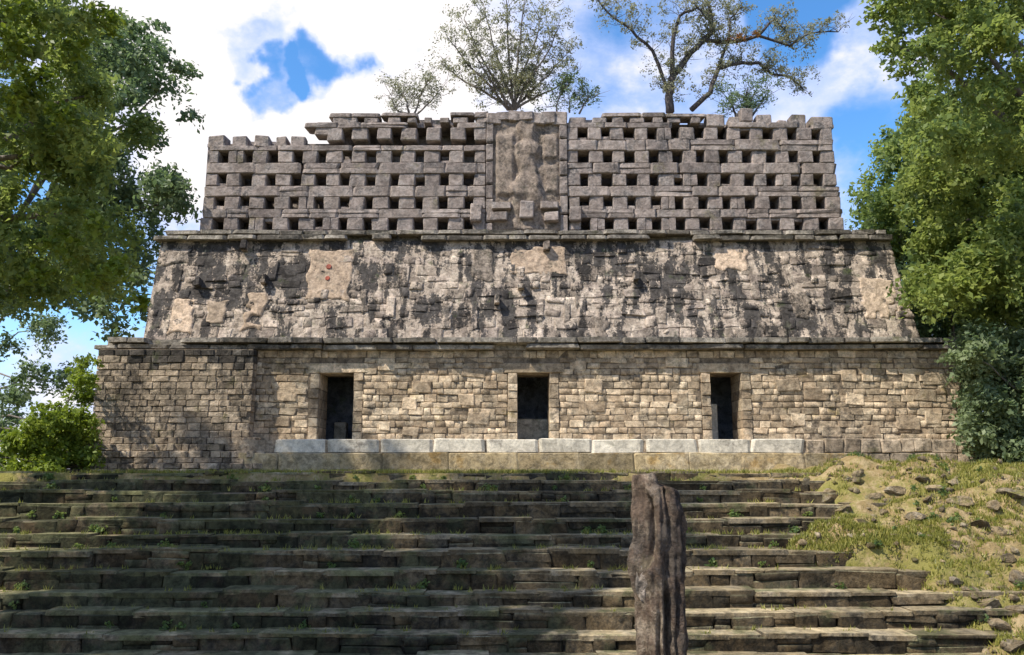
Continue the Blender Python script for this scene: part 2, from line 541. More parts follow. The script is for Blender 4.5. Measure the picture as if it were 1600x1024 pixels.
# ------------------------------------------------------------------ stairs profile (photograph rows of the step edges)
ROWS = [738, 751, 767, 786, 811, 836, 860, 892, 925, 957, 992, 1030, 1070, 1112, 1160]
STEP_Y = [17.0 - 0.45 * k - (0.12 if k >= 6 else 0.0) for k in range(len(ROWS))]
STEP_Z = [at(800, r_, y_).z for r_, y_ in zip(ROWS, STEP_Y)]
TERR = STEP_Z[0]
PLAZA = 0.0


def prof(y):
    """height of the slope the stairs are laid on"""
    if y >= STEP_Y[0]: return TERR
    for k in range(len(STEP_Y) - 1):
        if y >= STEP_Y[k + 1]:
            t = (STEP_Y[k] - y) / (STEP_Y[k] - STEP_Y[k + 1])
            return STEP_Z[k] + t * (STEP_Z[k + 1] - STEP_Z[k])
    yb, zb = STEP_Y[-1], STEP_Z[-1]
    return max(PLAZA, zb - (yb - y) * 1.4)


def sstep(a, b, x):
    t = min(1.0, max(0.0, (x - a) / (b - a)))
    return t * t * (3 - 2 * t)


def right_edge(y):
    """where the stairs run under the grassy bank, on the right"""
    pts = [(10.0, 7.0), (12.0, 6.75), (13.8, 6.6), (14.05, 6.5), (14.2, 5.2), (14.6, 4.7), (15.2, 5.6), (15.8, 6.3), (17.0, 5.7)]
    if y <= pts[0][0]: return pts[0][1]
    for (y0, x0), (y1, x1) in zip(pts, pts[1:]):
        if y <= y1: return x0 + (x1 - x0) * (y - y0) / (y1 - y0)
    return pts[-1][1]


_ph = [(random.uniform(0.25, 3.2), random.uniform(0, 6.28), random.uniform(0, 6.28)) for _ in range(14)]


def bumps(x, y):
    s = 0
    for f, a, p in _ph:
        s += math.sin((x * math.cos(a) + y * math.sin(a)) * f * 1.7 + p) / (0.7 + f)
    return s * 0.06


def ground_z(x, y):
    base = prof(y)
    if 10.5 < y < 17.2 and x > 3:
        for k in range(len(STEP_Y) - 1):
            if y >= STEP_Y[k + 1]:
                t = (STEP_Y[k] - y) / (STEP_Y[k] - STEP_Y[k + 1])
                wv = 0.25 * math.sin(x * 1.3 + k) * 0.6
                stp = STEP_Z[k] + (STEP_Z[k + 1] - STEP_Z[k]) * sstep(0.25 + wv, 0.62 + wv, t)
                base = base * 0.35 + stp * 0.65
                break
    if y < 8: base = max(base, 1.85 * (1 - sstep(3.5, 8.0, y)))
    if y > 23: base = TERR + 1.6 * sstep(25, 34, y) * sstep(-9, 2, x)
    if x < -12.5 and y > 17.5:
        base -= 2.6 * sstep(-13.5, -26, x)
    e = right_edge(y)
    on_right = sstep(e - 0.35, e + 0.35, x)
    h = base
    if 8.5 < y < 19.6:
        h = base - 0.62 * (1 - on_right) * sstep(17.2, 16.6, y) * (1 - sstep(-12.0, -13.0, x))
        h += on_right * (0.09 + 0.14 * sstep(e, e + 4, x) * sstep(17.3, 15.5, y))
        if y > 17.0 and x < e: h = base - 0.02
        h += on_right * (bumps(x * 1.3, y * 1.3) * 1.2 + bumps(x * 4.1 + 9, y * 4.7) * 0.6)
    else:
        h += bumps(x, y) * 0.4
    d = math.hypot(x, y - 15)
    if d > 45:
        h = h * (1 - sstep(45, 90, d)) + (-1.0 + 6.0 * math.sin(x * 0.011 + 1) * math.sin(y * 0.009)) * sstep(45, 140, d)
    return h


def axis(parts):
    out = []
    for a, b, n in parts:
        out += list(np.linspace(a, b, n, endpoint=False))
    out.append(parts[-1][1])
    return out


xs = axis([(-2500, -400, 8), (-400, -60, 12), (-60, -14, 24), (-14, 3.5, 40), (3.5, 13, 100), (13, 60, 28), (60, 400, 12), (400, 2500, 8)])
ys = axis([(-400, -40, 8), (-40, 4, 18), (4, 9.5, 14), (9.5, 17.6, 110), (17.6, 40, 40), (40, 120, 20), (120, 500, 12), (500, 3500, 10)])
GV = np.array([(x, y, ground_z(x, y)) for y in ys for x in xs], np.float32)
nx = len(xs)
GF = np.array([(j * nx + i, j * nx + i + 1, (j + 1) * nx + i + 1, (j + 1) * nx + i) for j in range(len(ys) - 1) for i in range(nx - 1)], np.int32)
link('ground', mesh_np('ground', GV, GF, smooth=True), M['ground'], kind='structure')

# ------------------------------------------------------------------ staircase
X_L, X_R = -12.3, 8.6
stairs = thing('stone_staircase', (0, STEP_Y[-1], 0), 'wide weathered mossy stone staircase rising to the temple terrace', 'staircase')
for k in range(len(ROWS)):
    y0, z0 = STEP_Y[k], STEP_Z[k]
    zn = STEP_Z[k + 1] if k + 1 < len(ROWS) else z0 - 0.28
    yb = STEP_Y[k - 1] if k else y0 + 0.9
    xr = min(X_R, right_edge(y0) + 0.7)
    core = MB().box(X_L, xr, y0 + 0.10, yb + 0.30, zn - 0.12, z0 - 0.045).mesh('step_bed')
    step = part('step', core, M['mortar'], stairs)
    if k > 11: continue
    rise = z0 - zn
    tz = 0.062
    dep = (yb - y0) + 0.24
    x = X_L + random.uniform(0, 0.4)
    lst = []
    wob = lambda q: 0.018 * math.sin(q * 0.9 + k * 2.3) + 0.012 * math.sin(q * 2.7 + k)
    while x < xr:
        L = random.choice([random.uniform(0.4, 0.8), random.uniform(0.7, 1.3), random.uniform(1.0, 1.8)])
        setb = -0.16 if (k == 6 and x + L < -7.0) else 0.0      # the broad green block at the far left
        miss = random.random()
        th = tz * random.uniform(0.7, 1.5)
        if miss > 0.05:
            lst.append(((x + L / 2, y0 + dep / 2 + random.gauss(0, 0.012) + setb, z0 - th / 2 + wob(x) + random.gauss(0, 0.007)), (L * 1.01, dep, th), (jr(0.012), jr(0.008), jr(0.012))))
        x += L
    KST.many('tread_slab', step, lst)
    x = X_L + random.uniform(0, 0.4)
    lst = []
    while x < xr:
        L = random.choice([random.uniform(0.25, 0.45), random.uniform(0.4, 0.75), random.uniform(0.6, 1.1)])
        setb = -0.13 if (k == 6 and x + L < -7.0) else 0.0
        hh = rise - tz * 0.55 + 0.05
        cz = z0 - tz * 0.6 - hh / 2 + wob(x)
        dy = -0.004 + random.gauss(0, 0.014) + setb
        if rise > 0.2 and random.random() < 0.35:
            f = random.uniform(0.4, 0.6)
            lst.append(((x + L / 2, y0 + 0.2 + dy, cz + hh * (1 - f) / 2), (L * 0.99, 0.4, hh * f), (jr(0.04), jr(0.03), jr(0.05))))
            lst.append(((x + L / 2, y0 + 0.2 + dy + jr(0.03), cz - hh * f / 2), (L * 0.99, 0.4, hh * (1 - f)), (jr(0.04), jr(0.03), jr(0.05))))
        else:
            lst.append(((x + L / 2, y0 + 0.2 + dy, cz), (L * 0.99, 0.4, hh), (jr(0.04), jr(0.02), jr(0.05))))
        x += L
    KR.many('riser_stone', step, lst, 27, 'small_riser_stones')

# ------------------------------------------------------------------ temple
WALL_Y, BUT_Y, PLAT_Y = 20.6, 20.22, 19.8
Z_PLAT = at(800, 686, PLAT_Y).z
Z_STRIP = at(800, 708, PLAT_Y).z
Z_WTOP = at(800, 548, WALL_Y).z
Z_DOOR = at(800, 583, WALL_Y).z
temple = thing('maya_temple', (0.4, 22.5, TERR), 'ruined grey stone temple with three dark doorways and a lattice roof comb', 'temple')

DOORS = []
for a, b in ((501, 555), (808, 858), (1107, 1155)):
    DOORS.append(((a - 800) / FPX * 20.85, (b - 800) / FPX * 20.85))
WX0, WX1 = -10.25, 11.28

# platform under the building
pm = MB().box(-6.6, 11.1, PLAT_Y + 0.06, 25.6, TERR - 0.3, Z_PLAT - 0.03).mesh('platform')
platform = part('platform', pm, M['mortar'], temple)
x = -5.7
lst = []
for bx in np.arange(-5.7, 7.0, 1.27):
    L = min(1.27, 7.05 - bx)
    if L < 0.1: continue
    KK.one('kerb_block', platform, (bx + L / 2, PLAT_Y + 0.42, (Z_PLAT + Z_STRIP) / 2 + jr(0.012)), (L - 0.015, 0.84, Z_PLAT - Z_STRIP), (0, jr(0.010), jr(0.012)))
x = 7.06
while x < 10.9:
    L = random.uniform(0.25, 0.6)
    KBT.one('stone', platform, (x + L / 2, PLAT_Y + 0.40, (Z_PLAT + Z_STRIP) / 2 + jr(0.02)), (L * 0.99, 0.8, Z_PLAT - Z_STRIP), (0, jr(0.01), jr(0.01)))
    x += L
x = -6.5
while x < 7.0:
    L = random.uniform(0.8, 1.7)
    KB.one('base_block', platform, (x + L / 2, PLAT_Y + 0.33 + jr(0.02), (TERR - 0.12 + Z_STRIP) / 2), (L, 0.8, Z_STRIP - TERR + 0.12), (0, jr(0.01), jr(0.015)))
    x += L

lst = []
for (za, zb) in ((TERR - 0.12, TERR + 0.15), (TERR + 0.15, Z_STRIP)):
    x = 6.9 + jr(0.2)
    while x < 10.9:
        L = random.uniform(0.25, 0.6)
        lst.append(((x + L / 2, PLAT_Y + 0.36 + jr(0.02), (za + zb) / 2), (L * 0.98, 0.8, (zb - za) * 0.97), (0, jr(0.02), jr(0.02))))
        x += L
KBT.many('rough_stone', platform, lst)
# lower wall: thick piers between the doors, lintels above them
mb = MB()
edges = [WX0] + [e for d in DOORS for e in d] + [WX1]
for i in range(0, len(edges), 2):
    mb.box(edges[i], edges[i + 1], WALL_Y + 0.022, WALL_Y + 1.0, Z_PLAT - 0.35, Z_DOOR)
mb.box(WX0, WX1, WALL_Y + 0.022, WALL_Y + 1.0, Z_DOOR + 0.001, Z_WTOP + 0.1)
mb.box(WX0, WX0 + 0.9, WALL_Y + 1.001, 25.4, Z_PLAT - 0.35, Z_WTOP + 0.1)
mb.box(WX1 - 0.9, WX1, WALL_Y + 1.001, 25.4, Z_PLAT - 0.35, Z_WTOP + 0.1)
lower = part('lower_wall', mb.mesh('lower_wall'), M['mortar'], temple)
mb = MB()
mb.box(WX0 + 0.901, WX1 - 0.901, 23.4, 25.4, Z_PLAT - 0.3, Z_WTOP + 0.1)
mb.box(WX0 + 0.901, WX1 - 0.901, WALL_Y + 1.001, 23.399, Z_WTOP - 0.1, Z_WTOP + 0.1)
for d0, d1 in ((-3.2, -2.0), (2.9, 4.0)):
    mb.box(d0, d1, WALL_Y + 1.001, 23.399, Z_PLAT - 0.3, Z_WTOP - 0.101)
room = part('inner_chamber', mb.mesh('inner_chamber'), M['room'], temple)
# things seen dimly through the doors
dc = (DOORS[1][0] + DOORS[1][1]) / 2
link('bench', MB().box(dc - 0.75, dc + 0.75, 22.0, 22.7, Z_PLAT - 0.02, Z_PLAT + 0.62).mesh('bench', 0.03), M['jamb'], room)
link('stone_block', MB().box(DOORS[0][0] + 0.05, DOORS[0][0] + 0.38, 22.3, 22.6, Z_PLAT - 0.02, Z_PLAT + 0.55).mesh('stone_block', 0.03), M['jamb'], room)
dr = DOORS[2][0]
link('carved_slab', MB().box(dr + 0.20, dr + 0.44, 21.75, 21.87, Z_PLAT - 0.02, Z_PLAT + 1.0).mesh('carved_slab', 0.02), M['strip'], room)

lst, corn = [], []
z = Z_PLAT - 0.02
while z < Z_WTOP - 0.03:
    h = random.uniform(0.125, 0.19)
    if z + h > Z_WTOP - 0.08: h = Z_WTOP - z
    x = WX0 + 3.72 + jr(0.1)
    while x < WX1 - 0.02:
        L = random.choice([random.uniform(0.13, 0.24), random.uniform(0.2, 0.36), random.uniform(0.3, 0.5)])
        x1 = min(x + L, WX1 + jr(0.05))
        skip = False
        for d0, d1 in DOORS:
            a0, a1 = d0 - 0.24, d1 + 0.24
            if z < Z_DOOR + 0.26 and x1 > a0 and x < a1:
                if x < a0 - 0.12: x1 = a0
                else:
                    skip = True
                    nxt = a1
        if skip:
            x = nxt
            continue
        hh = h * random.uniform(0.90, 0.99)
        lst.append((((x + x1) / 2, WALL_Y + 0.11 + random.gauss(0, 0.007), z + h / 2 + jr(0.008)), ((x1 - x) * 0.975, 0.22, hh), (jr(0.02), jr(0.035), jr(0.02))))
        x = x1
    z += h
big_ = []
for i in range(90):          # larger repair stones standing a little proud of the courses
    x, z = random.uniform(WX0 + 3.9, WX1 - 0.4), random.uniform(Z_PLAT + 0.15, Z_WTOP - 0.3)
    wd = random.uniform(0.28, 0.62)
    if any(d0 - 0.3 - wd / 2 < x < d1 + 0.3 + wd / 2 for d0, d1 in DOORS) or any(abs(x - q[0][0]) < 0.6 and abs(z - q[0][2]) < 0.36 for q in big_): continue
    big_.append(((x, WALL_Y + 0.105 - random.uniform(0.0, 0.012), z), (wd, 0.24, random.uniform(0.2, 0.34)), (jr(0.01), jr(0.05), jr(0.01))))
lst = [q for q in lst if not any(abs(q[0][0] - b[0][0]) < b[1][0] / 2 - q[1][0] * 0.25 and abs(q[0][2] - b[0][2]) < b[1][2] / 2 - q[1][2] * 0.2 for b in big_)] + big_
KW.many('stone', lower, lst, 300, 'small_stones')
# jambs and lintels
for d0, d1 in DOORS:
    for side in (-1, 1):
        z = Z_PLAT - 0.02
        while z < Z_DOOR - 0.02:
            h = min(random.uniform(0.17, 0.42), Z_DOOR - z)
            if Z_DOOR - z - h < 0.15: h = Z_DOOR - z
            xc = d0 - 0.115 if side < 0 else d1 + 0.115
            KJ.one('jamb_stone', lower, (xc, WALL_Y + 0.50, z + h / 2), (0.24, 1.03, h * 0.985), (0, jr(0.01), jr(0.006)))
            z += h
    KJ.one('lintel', lower, ((d0 + d1) / 2, WALL_Y + 0.40, Z_DOOR + 0.125), (d1 - d0 + 0.72, 0.84, 0.25), (0, jr(0.006), 0))

# stained projecting masonry at the left end
BX0, BX1 = WX0 - 0.08, -6.42
bmesh_ = MB().box(BX0 + 0.05, BX1 - 0.04, BUT_Y + 0.02, WALL_Y + 0.021, TERR - 0.3, Z_WTOP - 0.02).mesh('buttress')
buttress = part('buttress', bmesh_, M['mortar'], temple)
lst = []
z = TERR - 0.08
while z < Z_WTOP - 0.06:
    h = random.uniform(0.125, 0.19)
    if z + h > Z_WTOP - 0.10: h = Z_WTOP - 0.03 - z
    low = max(0.0, 1.0 - (z - TERR) / 0.9)
    x = BX0 - 0.45 * low * random.uniform(0.4, 1.0)
    xe = BX1 + (0.9 * low * random.random() if z < Z_PLAT else 0.0)
    while x < xe:
        L = random.uniform(0.16, 0.44)
        x1 = min(x + L, xe)
        if x1 - x > 0.1:
            lst.append((((x + x1) / 2, BUT_Y + 0.13 - 0.55 * low * random.uniform(0.5, 1.0) + random.gauss(0, 0.010), z + h / 2),
                        ((x1 - x) * 0.975, 0.30 + 0.5 * low, h * 0.96), (jr(0.02), jr(0.025), jr(0.03))))
        x = x1
    z += h
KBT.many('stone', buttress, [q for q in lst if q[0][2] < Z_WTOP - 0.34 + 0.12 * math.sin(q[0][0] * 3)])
KDK.many('dark_stone', buttress, [q for q in lst if q[0][2] >= Z_WTOP - 0.34 + 0.12 * math.sin(q[0][0] * 3)])  # darker stone colour in the top courses under the cornice

# cornice of big slabs above the wall
Z_C0, Z_C1 = Z_WTOP + 0.005, at(800, 527, 20.35).z
zc = (Z_C0 + Z_C1) / 2 - 0.01
mb = MB().box(-10.3, 11.35, 20.62, 25.6, Z_C0 + 0.02, Z_C1 - 0.02)
lowcor = part('lower_cornice', mb.mesh('lower_cornice'), M['cornice'], temple)
for (za, zb, yf, x0, x1, l0, l1) in ((Z_C0, zc - 0.012, 20.36, -10.55, 11.5, 0.6, 1.5), (zc + 0.012, Z_C1, 20.27, -10.2, 11.3, 0.45, 1.2)):
    x = x0
    while x < x1:
        L = min(random.uniform(l0, l1), x1 - x)
        if L > 0.1 and random.random() > 0.04:
            KS.one('cornice_slab', lowcor, (x + L / 2, yf + 0.3 + random.gauss(0, 0.03), (za + zb) / 2 + jr(0.012)), (L * 0.985, 0.60, (zb - za) * random.uniform(0.85, 1.0)), (jr(0.02), jr(0.012), jr(0.02)))
        x += L

# sloping frieze
FY0, FY1 = 20.72, 21.45
FZ0, FZ1 = Z_C1 - 0.02, at(800, 378, 21.45).z
FANG = math.atan2(FY1 - FY0, FZ1 - FZ0)
FLEN = math.hypot(FY1 - FY0, FZ1 - FZ0)
FXL = lambda q: -9.45 - 0.05 * q
FXR = lambda q: 10.45 - 0.28 * q


def fpt(x, s, out=0.0):
    """point on the sloping frieze at height s along it, standing `out` proud"""
    return Vector((x, FY0 + s * math.sin(FANG) - out * math.cos(FANG), FZ0 + s * math.cos(FANG) + out * math.sin(FANG)))


V = [(FXL(0), FY0, FZ0), (FXR(0), FY0, FZ0), (FXR(1), FY1, FZ1 + .03), (FXL(1), FY1, FZ1 + .03),
     (FXL(0), 25.3, FZ0), (FXR(0), 25.3, FZ0), (FXR(1), 24.7, FZ1 + .03), (FXL(1), 24.7, FZ1 + .03)]
me = bpy.data.meshes.new('frieze')
me.from_pydata(V, [], [(0, 1, 2, 3), (5, 4, 7, 6), (1, 5, 6, 2), (4, 0, 3, 7), (3, 2, 6, 7), (0, 4, 5, 1)])
frieze = part('frieze', me, M['frieze_bed'], temple)

PANELS = []       # stucco panels and blocks: photograph rectangles on the frieze
for (p0, q0, p1, q1, out, kit) in ((478, 384, 552, 472, 0.03, KP), (264, 466, 305, 521, 0.10, KP), (322, 470, 354, 506, 0.07, KP), (378, 455, 416, 519, 0.09, KP),
                                   (796, 384, 886, 432, 0.02, KP), (1112, 382, 1168, 424, 0.03, KP), (1348, 432, 1400, 500, 0.04, KP), (560, 452, 574, 520, 0.16, KP),
                                   (255, 388, 300, 415, 0.05, KP), (1180, 500, 1200, 532, 0.14, KP), (1025, 480, 1043, 520, 0.13, KP), (690, 470, 706, 516, 0.14, KP),
                                   (928, 495, 948, 530, 0.12, KP), (1310, 470, 1322, 515, 0.12, KP), (1240, 455, 1262, 500, 0.08, KP), (735, 385, 770, 440, 0.03, KP)):
    qm = (q0 + q1) / 2
    Ya = FY0 + (FY1 - FY0) * (525 - qm) / 150
    a, b = at(p0, q1, Ya), at(p1, q0, Ya)
    s0 = (a.z - FZ0) / math.cos(FANG)
    s1 = min((b.z - FZ0) / math.cos(FANG), FLEN - 0.03)
    PANELS.append((a.x, b.x, s0, s1, out, kit))
lst = []
s = 0.0
while s < FLEN - 0.08:
    h = random.uniform(0.15, 0.34)
    if s + h > FLEN - 0.1: h = FLEN - s
    q = s / FLEN
    x = FXL(q) + jr(0.1)
    while x < FXR(q):
        L = random.choice([random.uniform(0.16, 0.32), random.uniform(0.28, 0.62), random.uniform(0.4, 0.75)])
        x1 = min(x + L, FXR(q) + 0.05)
        xm, sm = (x + x1) / 2, s + h / 2
        if not any(a + 0.25 < xm < b - 0.25 and s0 + 0.2 < sm < s1 - 0.2 for a, b, s0, s1, _, _ in PANELS) and x1 - x > 0.1:
            lst.append((fpt(xm, sm + jr(0.05), random.gauss(0.012, 0.018) - 0.15), ((x1 - x) * 0.97, 0.30, h * random.uniform(0.85, 1.02)),
                        (-FANG + jr(0.02), jr(0.12), jr(0.02))))
        x = x1
    s += h
for i in range(46):         # upright stones set between the courses
    q = random.uniform(0.15, 0.85)
    xm = random.uniform(FXL(q) + 0.2, FXR(q) - 0.2)
    if any(a - 0.1 < xm < b + 0.1 and s0 - 0.3 < q * FLEN < s1 + 0.3 for a, b, s0, s1, _, _ in PANELS): continue
    lst.append((fpt(xm, q * FLEN, random.uniform(0.01, 0.06) - 0.15), (random.uniform(0.14, 0.26), 0.30, random.uniform(0.5, 0.85)), (-FANG, jr(0.06), jr(0.04))))
KF.many('rubble_stone', frieze, lst, 300, 'small_rubble')


def ragged_patch(name, parent, mat, point, x0, x1, s0, s1, out, fray, seed, cell=0.045, relief=None, rough=0.016, crumble=True):
    """a crust of old stucco: its worn edge dives unevenly under the neighbouring stones"""
    r = random.Random(seed)
    ws = [(r.uniform(2, 26), r.uniform(0, 6.28), r.uniform(0, 6.28)) for _ in range(22)]

    def nz(x, s_):
        return sum(math.sin((x * math.cos(a) + s_ * math.sin(a)) * f + p) / (1.2 + 0.16 * f) for f, a, p in ws) * 0.22
    nx_, ns_ = max(8, int((x1 - x0 + 0.2) / cell)), max(8, int((s1 - s0 + 0.2) / cell))
    V, F = [], []
    for j_ in range(ns_ + 1):
        for i_ in range(nx_ + 1):
            x = x0 - 0.1 + (x1 - x0 + 0.2) * i_ / nx_
            s_ = s0 - 0.1 + (s1 - s0 + 0.2) * j_ / ns_
            n_ = nz(x, s_)
            d = min(x - x0, x1 - x, s_ - s0, s1 - s_) + fray * n_
            h = out + rough * nz(x * 2.3 + 3, s_ * 2.3) + (relief(x, s_) if relief else 0.0)
            h += r.gauss(0, 0.004)
            h -= 0.14 * (1 - sstep(-0.05, 0.05, d))
            if crumble: h -= 0.10 * sstep(0.34, 0.52, nz(x * 0.9 + 11, s_ * 0.9 + 4))
            V.append(tuple(point(x, s_, h)))
    for j_ in range(ns_):
        for i_ in range(nx_):
            b_ = j_ * (nx_ + 1) + i_
            F.append((b_, b_ + 1, b_ + nx_ + 2, b_ + nx_ + 1))
    me = bpy.data.meshes.new(name)
    me.from_pydata(V, [], F)
    for p_ in me.polygons: p_.use_smooth = True
    return link(name, me, mat, parent)


for i, (a, b, s0, s1, out, kit) in enumerate(PANELS):
    big = i in (0, 4, 5)
    s1 = min(s1, FLEN - 0.12)
    ragged_patch('stucco_panel' if big else 'stucco_patch', frieze, M['plaster' if i in (0, 1, 2, 3, 4, 5, 6) else 'stained_stucco'], fpt, a, b, s0, s1, min(0.05, 0.03 + out * 0.2), 0.17 if big else 0.16, 40 + i, crumble=not big, cell=0.032)
a, b, s0, s1, out, _ = PANELS[0]
for (ty, rr) in ((0.62, 0.085), (0.40, 0.075)):
    mb = MB()
    c = fpt(a + (b - a) * 0.47, s0 + (s1 - s0) * ty, 0.050)
    n_ = fpt(0, 0, 1) - fpt(0, 0, 0)
    mb.tube([c - n_ * 0.04, c + n_ * 0.012], [rr, rr * 0.8], 9)
    link('red_mark', mb.mesh('red_mark'), M['red'], frieze)
# jutting tenon stones
for i in range(7):
    c = fpt(random.uniform(-9, 10), random.uniform(0.2, FLEN - 0.2), 0.07)
    KF.one('tenon', frieze, c, (random.uniform(0.12, 0.2), 0.42, random.uniform(0.10, 0.26)), (-FANG * 0.3, jr(0.06), jr(0.1)))

# upper cornice
Z_U0 = FZ1 + 0.002
Z_U1 = at(800, 357, 21.2).z
mb = MB().box(-9.4, 10.05, 21.6, 24.8, Z_U0 + 0.035, Z_U1 - 0.03)
upcor = part('upper_cornice', mb.mesh('upper_cornice'), M['cornice'], temple)
zm = (Z_U0 + Z_U1) / 2
for (za, zb, yf, x0, x1) in ((Z_U0, zm - 0.01, 21.22, -9.65, 10.3), (zm + 0.01, Z_U1, 21.30, -9.4, 10.1)):
    x = x0
    while x < x1:
        L = min(random.uniform(0.5, 1.25), x1 - x)
        if L > 0.1 and random.random() > 0.05:
            KS.one('cornice_slab', upcor, (x + L / 2, yf + 0.35 + random.gauss(0, 0.03), (za + zb) / 2 + jr(0.012)), (L * 0.985, 0.70, (zb - za) * random.uniform(0.85, 1.0)), (jr(0.02), jr(0.015), jr(0.02)))
        x += L

# roof comb: two parallel walls, the front one an open lattice
CY = 22.3
HROWS = [at(800, r_, CY).z for r_ in (350, 317, 281, 245, 209)]
HH = 0.36
CB = Z_U1 - 0.05
mb = MB()
mb.box(-8.93, -8.75, CY + 0.48, CY + 1.148, CB, 12.89)
mb.box(9.2, 9.38, CY + 0.48, CY + 1.148, CB, 13.4)
x = -8.95
while x < 9.5:
    L = min(0.9, 9.5 - x)
    zt = 13.35 + 0.6 * sstep(-5.9, -5.2, x) - random.choice([-0.1, 0, 0, 0.1, 0.3])
    mb.box(x, x + L - 0.002, CY + 1.15, CY + 1.55, CB, zt)
    zc_ = 12.90 if x < -5.9 else 13.50
    mb.box(x, x + L - 0.002, CY + 0.48, CY + 1.148, zc_, zc_ + 0.1)  # unseen cap added over the gap to keep light out of the holes
    x += L
comb = part('roof_comb', mb.mesh('roof_comb'), M['comb'], temple)


def comb_top(x):
    if x < -5.75: return 12.80
    if x < -1: return 13.52 + 0.12 * sstep(-5.5, -1, x)
    if x < 1.7: return 13.9
    return 13.68 - 0.1 * sstep(5.2, 6.0, x)


lattice_st, pil = [], []
for (cols, xa, xb) in (([-8.30 + 0.707 * i for i in range(11)], -8.66, -0.76), ([2.07 + 0.671 * i for i in range(11)], 1.60, 9.22)):
    levels = HROWS
    for ri, hz in enumerate(levels):
        flare = (4 - ri) * 0.035
        lo = xa - (flare if xa < -2 else 0)
        hi = xb + (flare if xb > 2 else 0)
        # pillars between the holes
        bounds = [lo] + [c + 0.02 * (ri - 2) * (1 if c > 0 else -1) * -0.6 for c in cols] + [hi]
        for j in range(len(bounds) - 1):
            a = bounds[j] + (random.uniform(0.125, 0.15) if j else 0.0)
            b = bounds[j + 1] - (random.uniform(0.125, 0.15) if j < len(bounds) - 2 else 0.0)
            xm = (a + b) / 2
            if hz + 0.1 > comb_top(xm): continue
            a += jr(0.025); b += jr(0.025)
            sx = b - a
            if sx < 0.08: continue
            if sx > 0.3 and random.random() < 0.12:
                k = random.uniform(0.4, 0.6)
                pieces = [(a, a + sx * k), (a + sx * k, b)]
            else:
                pieces = [(a, b)]
            for pa, pb in pieces:
                pil.append((((pa + pb) / 2, CY + 0.24 + random.gauss(0, 0.008), hz), (pb - pa, 0.48, HH + 0.03), (jr(0.008), jr(0.015), jr(0.012))))
        # a small block that narrows some of the holes
        for c in cols:
            if random.random() < 0.22 and hz + 0.1 < comb_top(c):
                h_ = random.uniform(0.06, 0.13)
                up = random.random() < 0.35
                pil.append(((c + jr(0.04), CY + 0.25, hz + (HH / 2 - h_ / 2 if up else -HH / 2 + h_ / 2)), (0.30, 0.4, h_), (0, jr(0.05), jr(0.05))))
    # ledge courses
    zl = [CB] + [h - HH / 2 for h in levels]
    zh = [levels[0] - HH / 2] + [h + HH / 2 for h in levels]
    spans = [(CB, levels[0] - HH / 2)] + [(levels[i] + HH / 2, levels[i + 1] - HH / 2) for i in range(4)] + [(levels[4] + HH / 2, levels[4] + HH / 2 + 0.17)]
    for ri, (z0, z1) in enumerate(spans):
        flare = max(0, (4.5 - ri)) * 0.035
        lo = xa - (flare if xa < -2 else 0)
        hi = xb + (flare if xb > 2 else 0)
        x = lo
        while x < hi - 0.02:
            L = min(random.uniform(0.55, 1.4), hi - x)
            if hi - x - L < 0.2: L = hi - x
            xm = x + L / 2
            if ri == 5 or (ri == 4 and xm < -5.75): z1 = z0 + 0.17
            if z0 + 0.12 < comb_top(xm):
                n = 2 if (ri == 0 or random.random() < 0.35) else 1
                zz = z0
                top_gap = (ri == 5 and random.random() < 0.35)
                for q in range(n):
                    dz = (z1 - z0) / n
                    if not (top_gap and q == n - 1):
                        lattice_st.append(((xm, CY + 0.235 + random.gauss(0, 0.008), zz + dz / 2), (L * 0.995, 0.50, dz * 0.995), (jr(0.006), jr(0.008), jr(0.008))))
                    zz += dz
            x += L
KC.many('lattice_pillar', comb, pil, 300)
KC.many('ledge_stone', comb, lattice_st, 300)
# broken posts along the top
POSTS = []
for px_, w_ in ((340, 0.5), (374, 0.4), (408, 0.42), (440, 0.3), (464, 0.42)):
    p = at(px_, 212, CY)
    POSTS.append((p.x, p.z + jr(0.02), w_, 0.36))
for px_, py_, w_ in ((506, 190, 0.5), (538, 180, 0.35), (1118, 177, 0.5), (1148, 182, 0.3), (1166, 168, 0.34), (1194, 178, 0.42), (1222, 186, 0.26), (1248, 178, 0.4), (1285, 181, 0.62)):
    p = at(px_, py_, CY)
    POSTS.append((p.x, p.z, w_, 0.42))
# the slit row and its cap, kept on the inner parts only
zs = HROWS[4] + HH / 2 + 0.17
for x0, x1 in ((-5.2, -0.8), (1.65, 5.6)):
    x = x0
    while x < x1:
        wd = random.uniform(0.2, 0.5)
        KC.one('slit_post', comb, (x + wd / 2, CY + 0.24, zs + 0.08), (wd, 0.44, 0.17), (jr(0.02), jr(0.03), jr(0.05)))
        x += wd + random.uniform(0.12, 0.3)
    x = x0 - 0.1
    while x < x1:
        L = min(random.uniform(0.5, 1.2), x1 + 0.1 - x)
        if random.random() < 0.80:
            KC.one('cap_slab', comb, (x + L / 2, CY + 0.25, zs + 0.165 + 0.07 + jr(0.015)), (L * 0.98, 0.5, random.uniform(0.1, 0.2)), (jr(0.03), jr(0.03), jr(0.03)))
        x += L
for x_, zt, wd, hg in POSTS:
    KC.one('broken_post', comb, (x_, CY + 0.24, zt - hg / 2), (wd, 0.44, hg), (jr(0.05), jr(0.06), jr(0.1)))
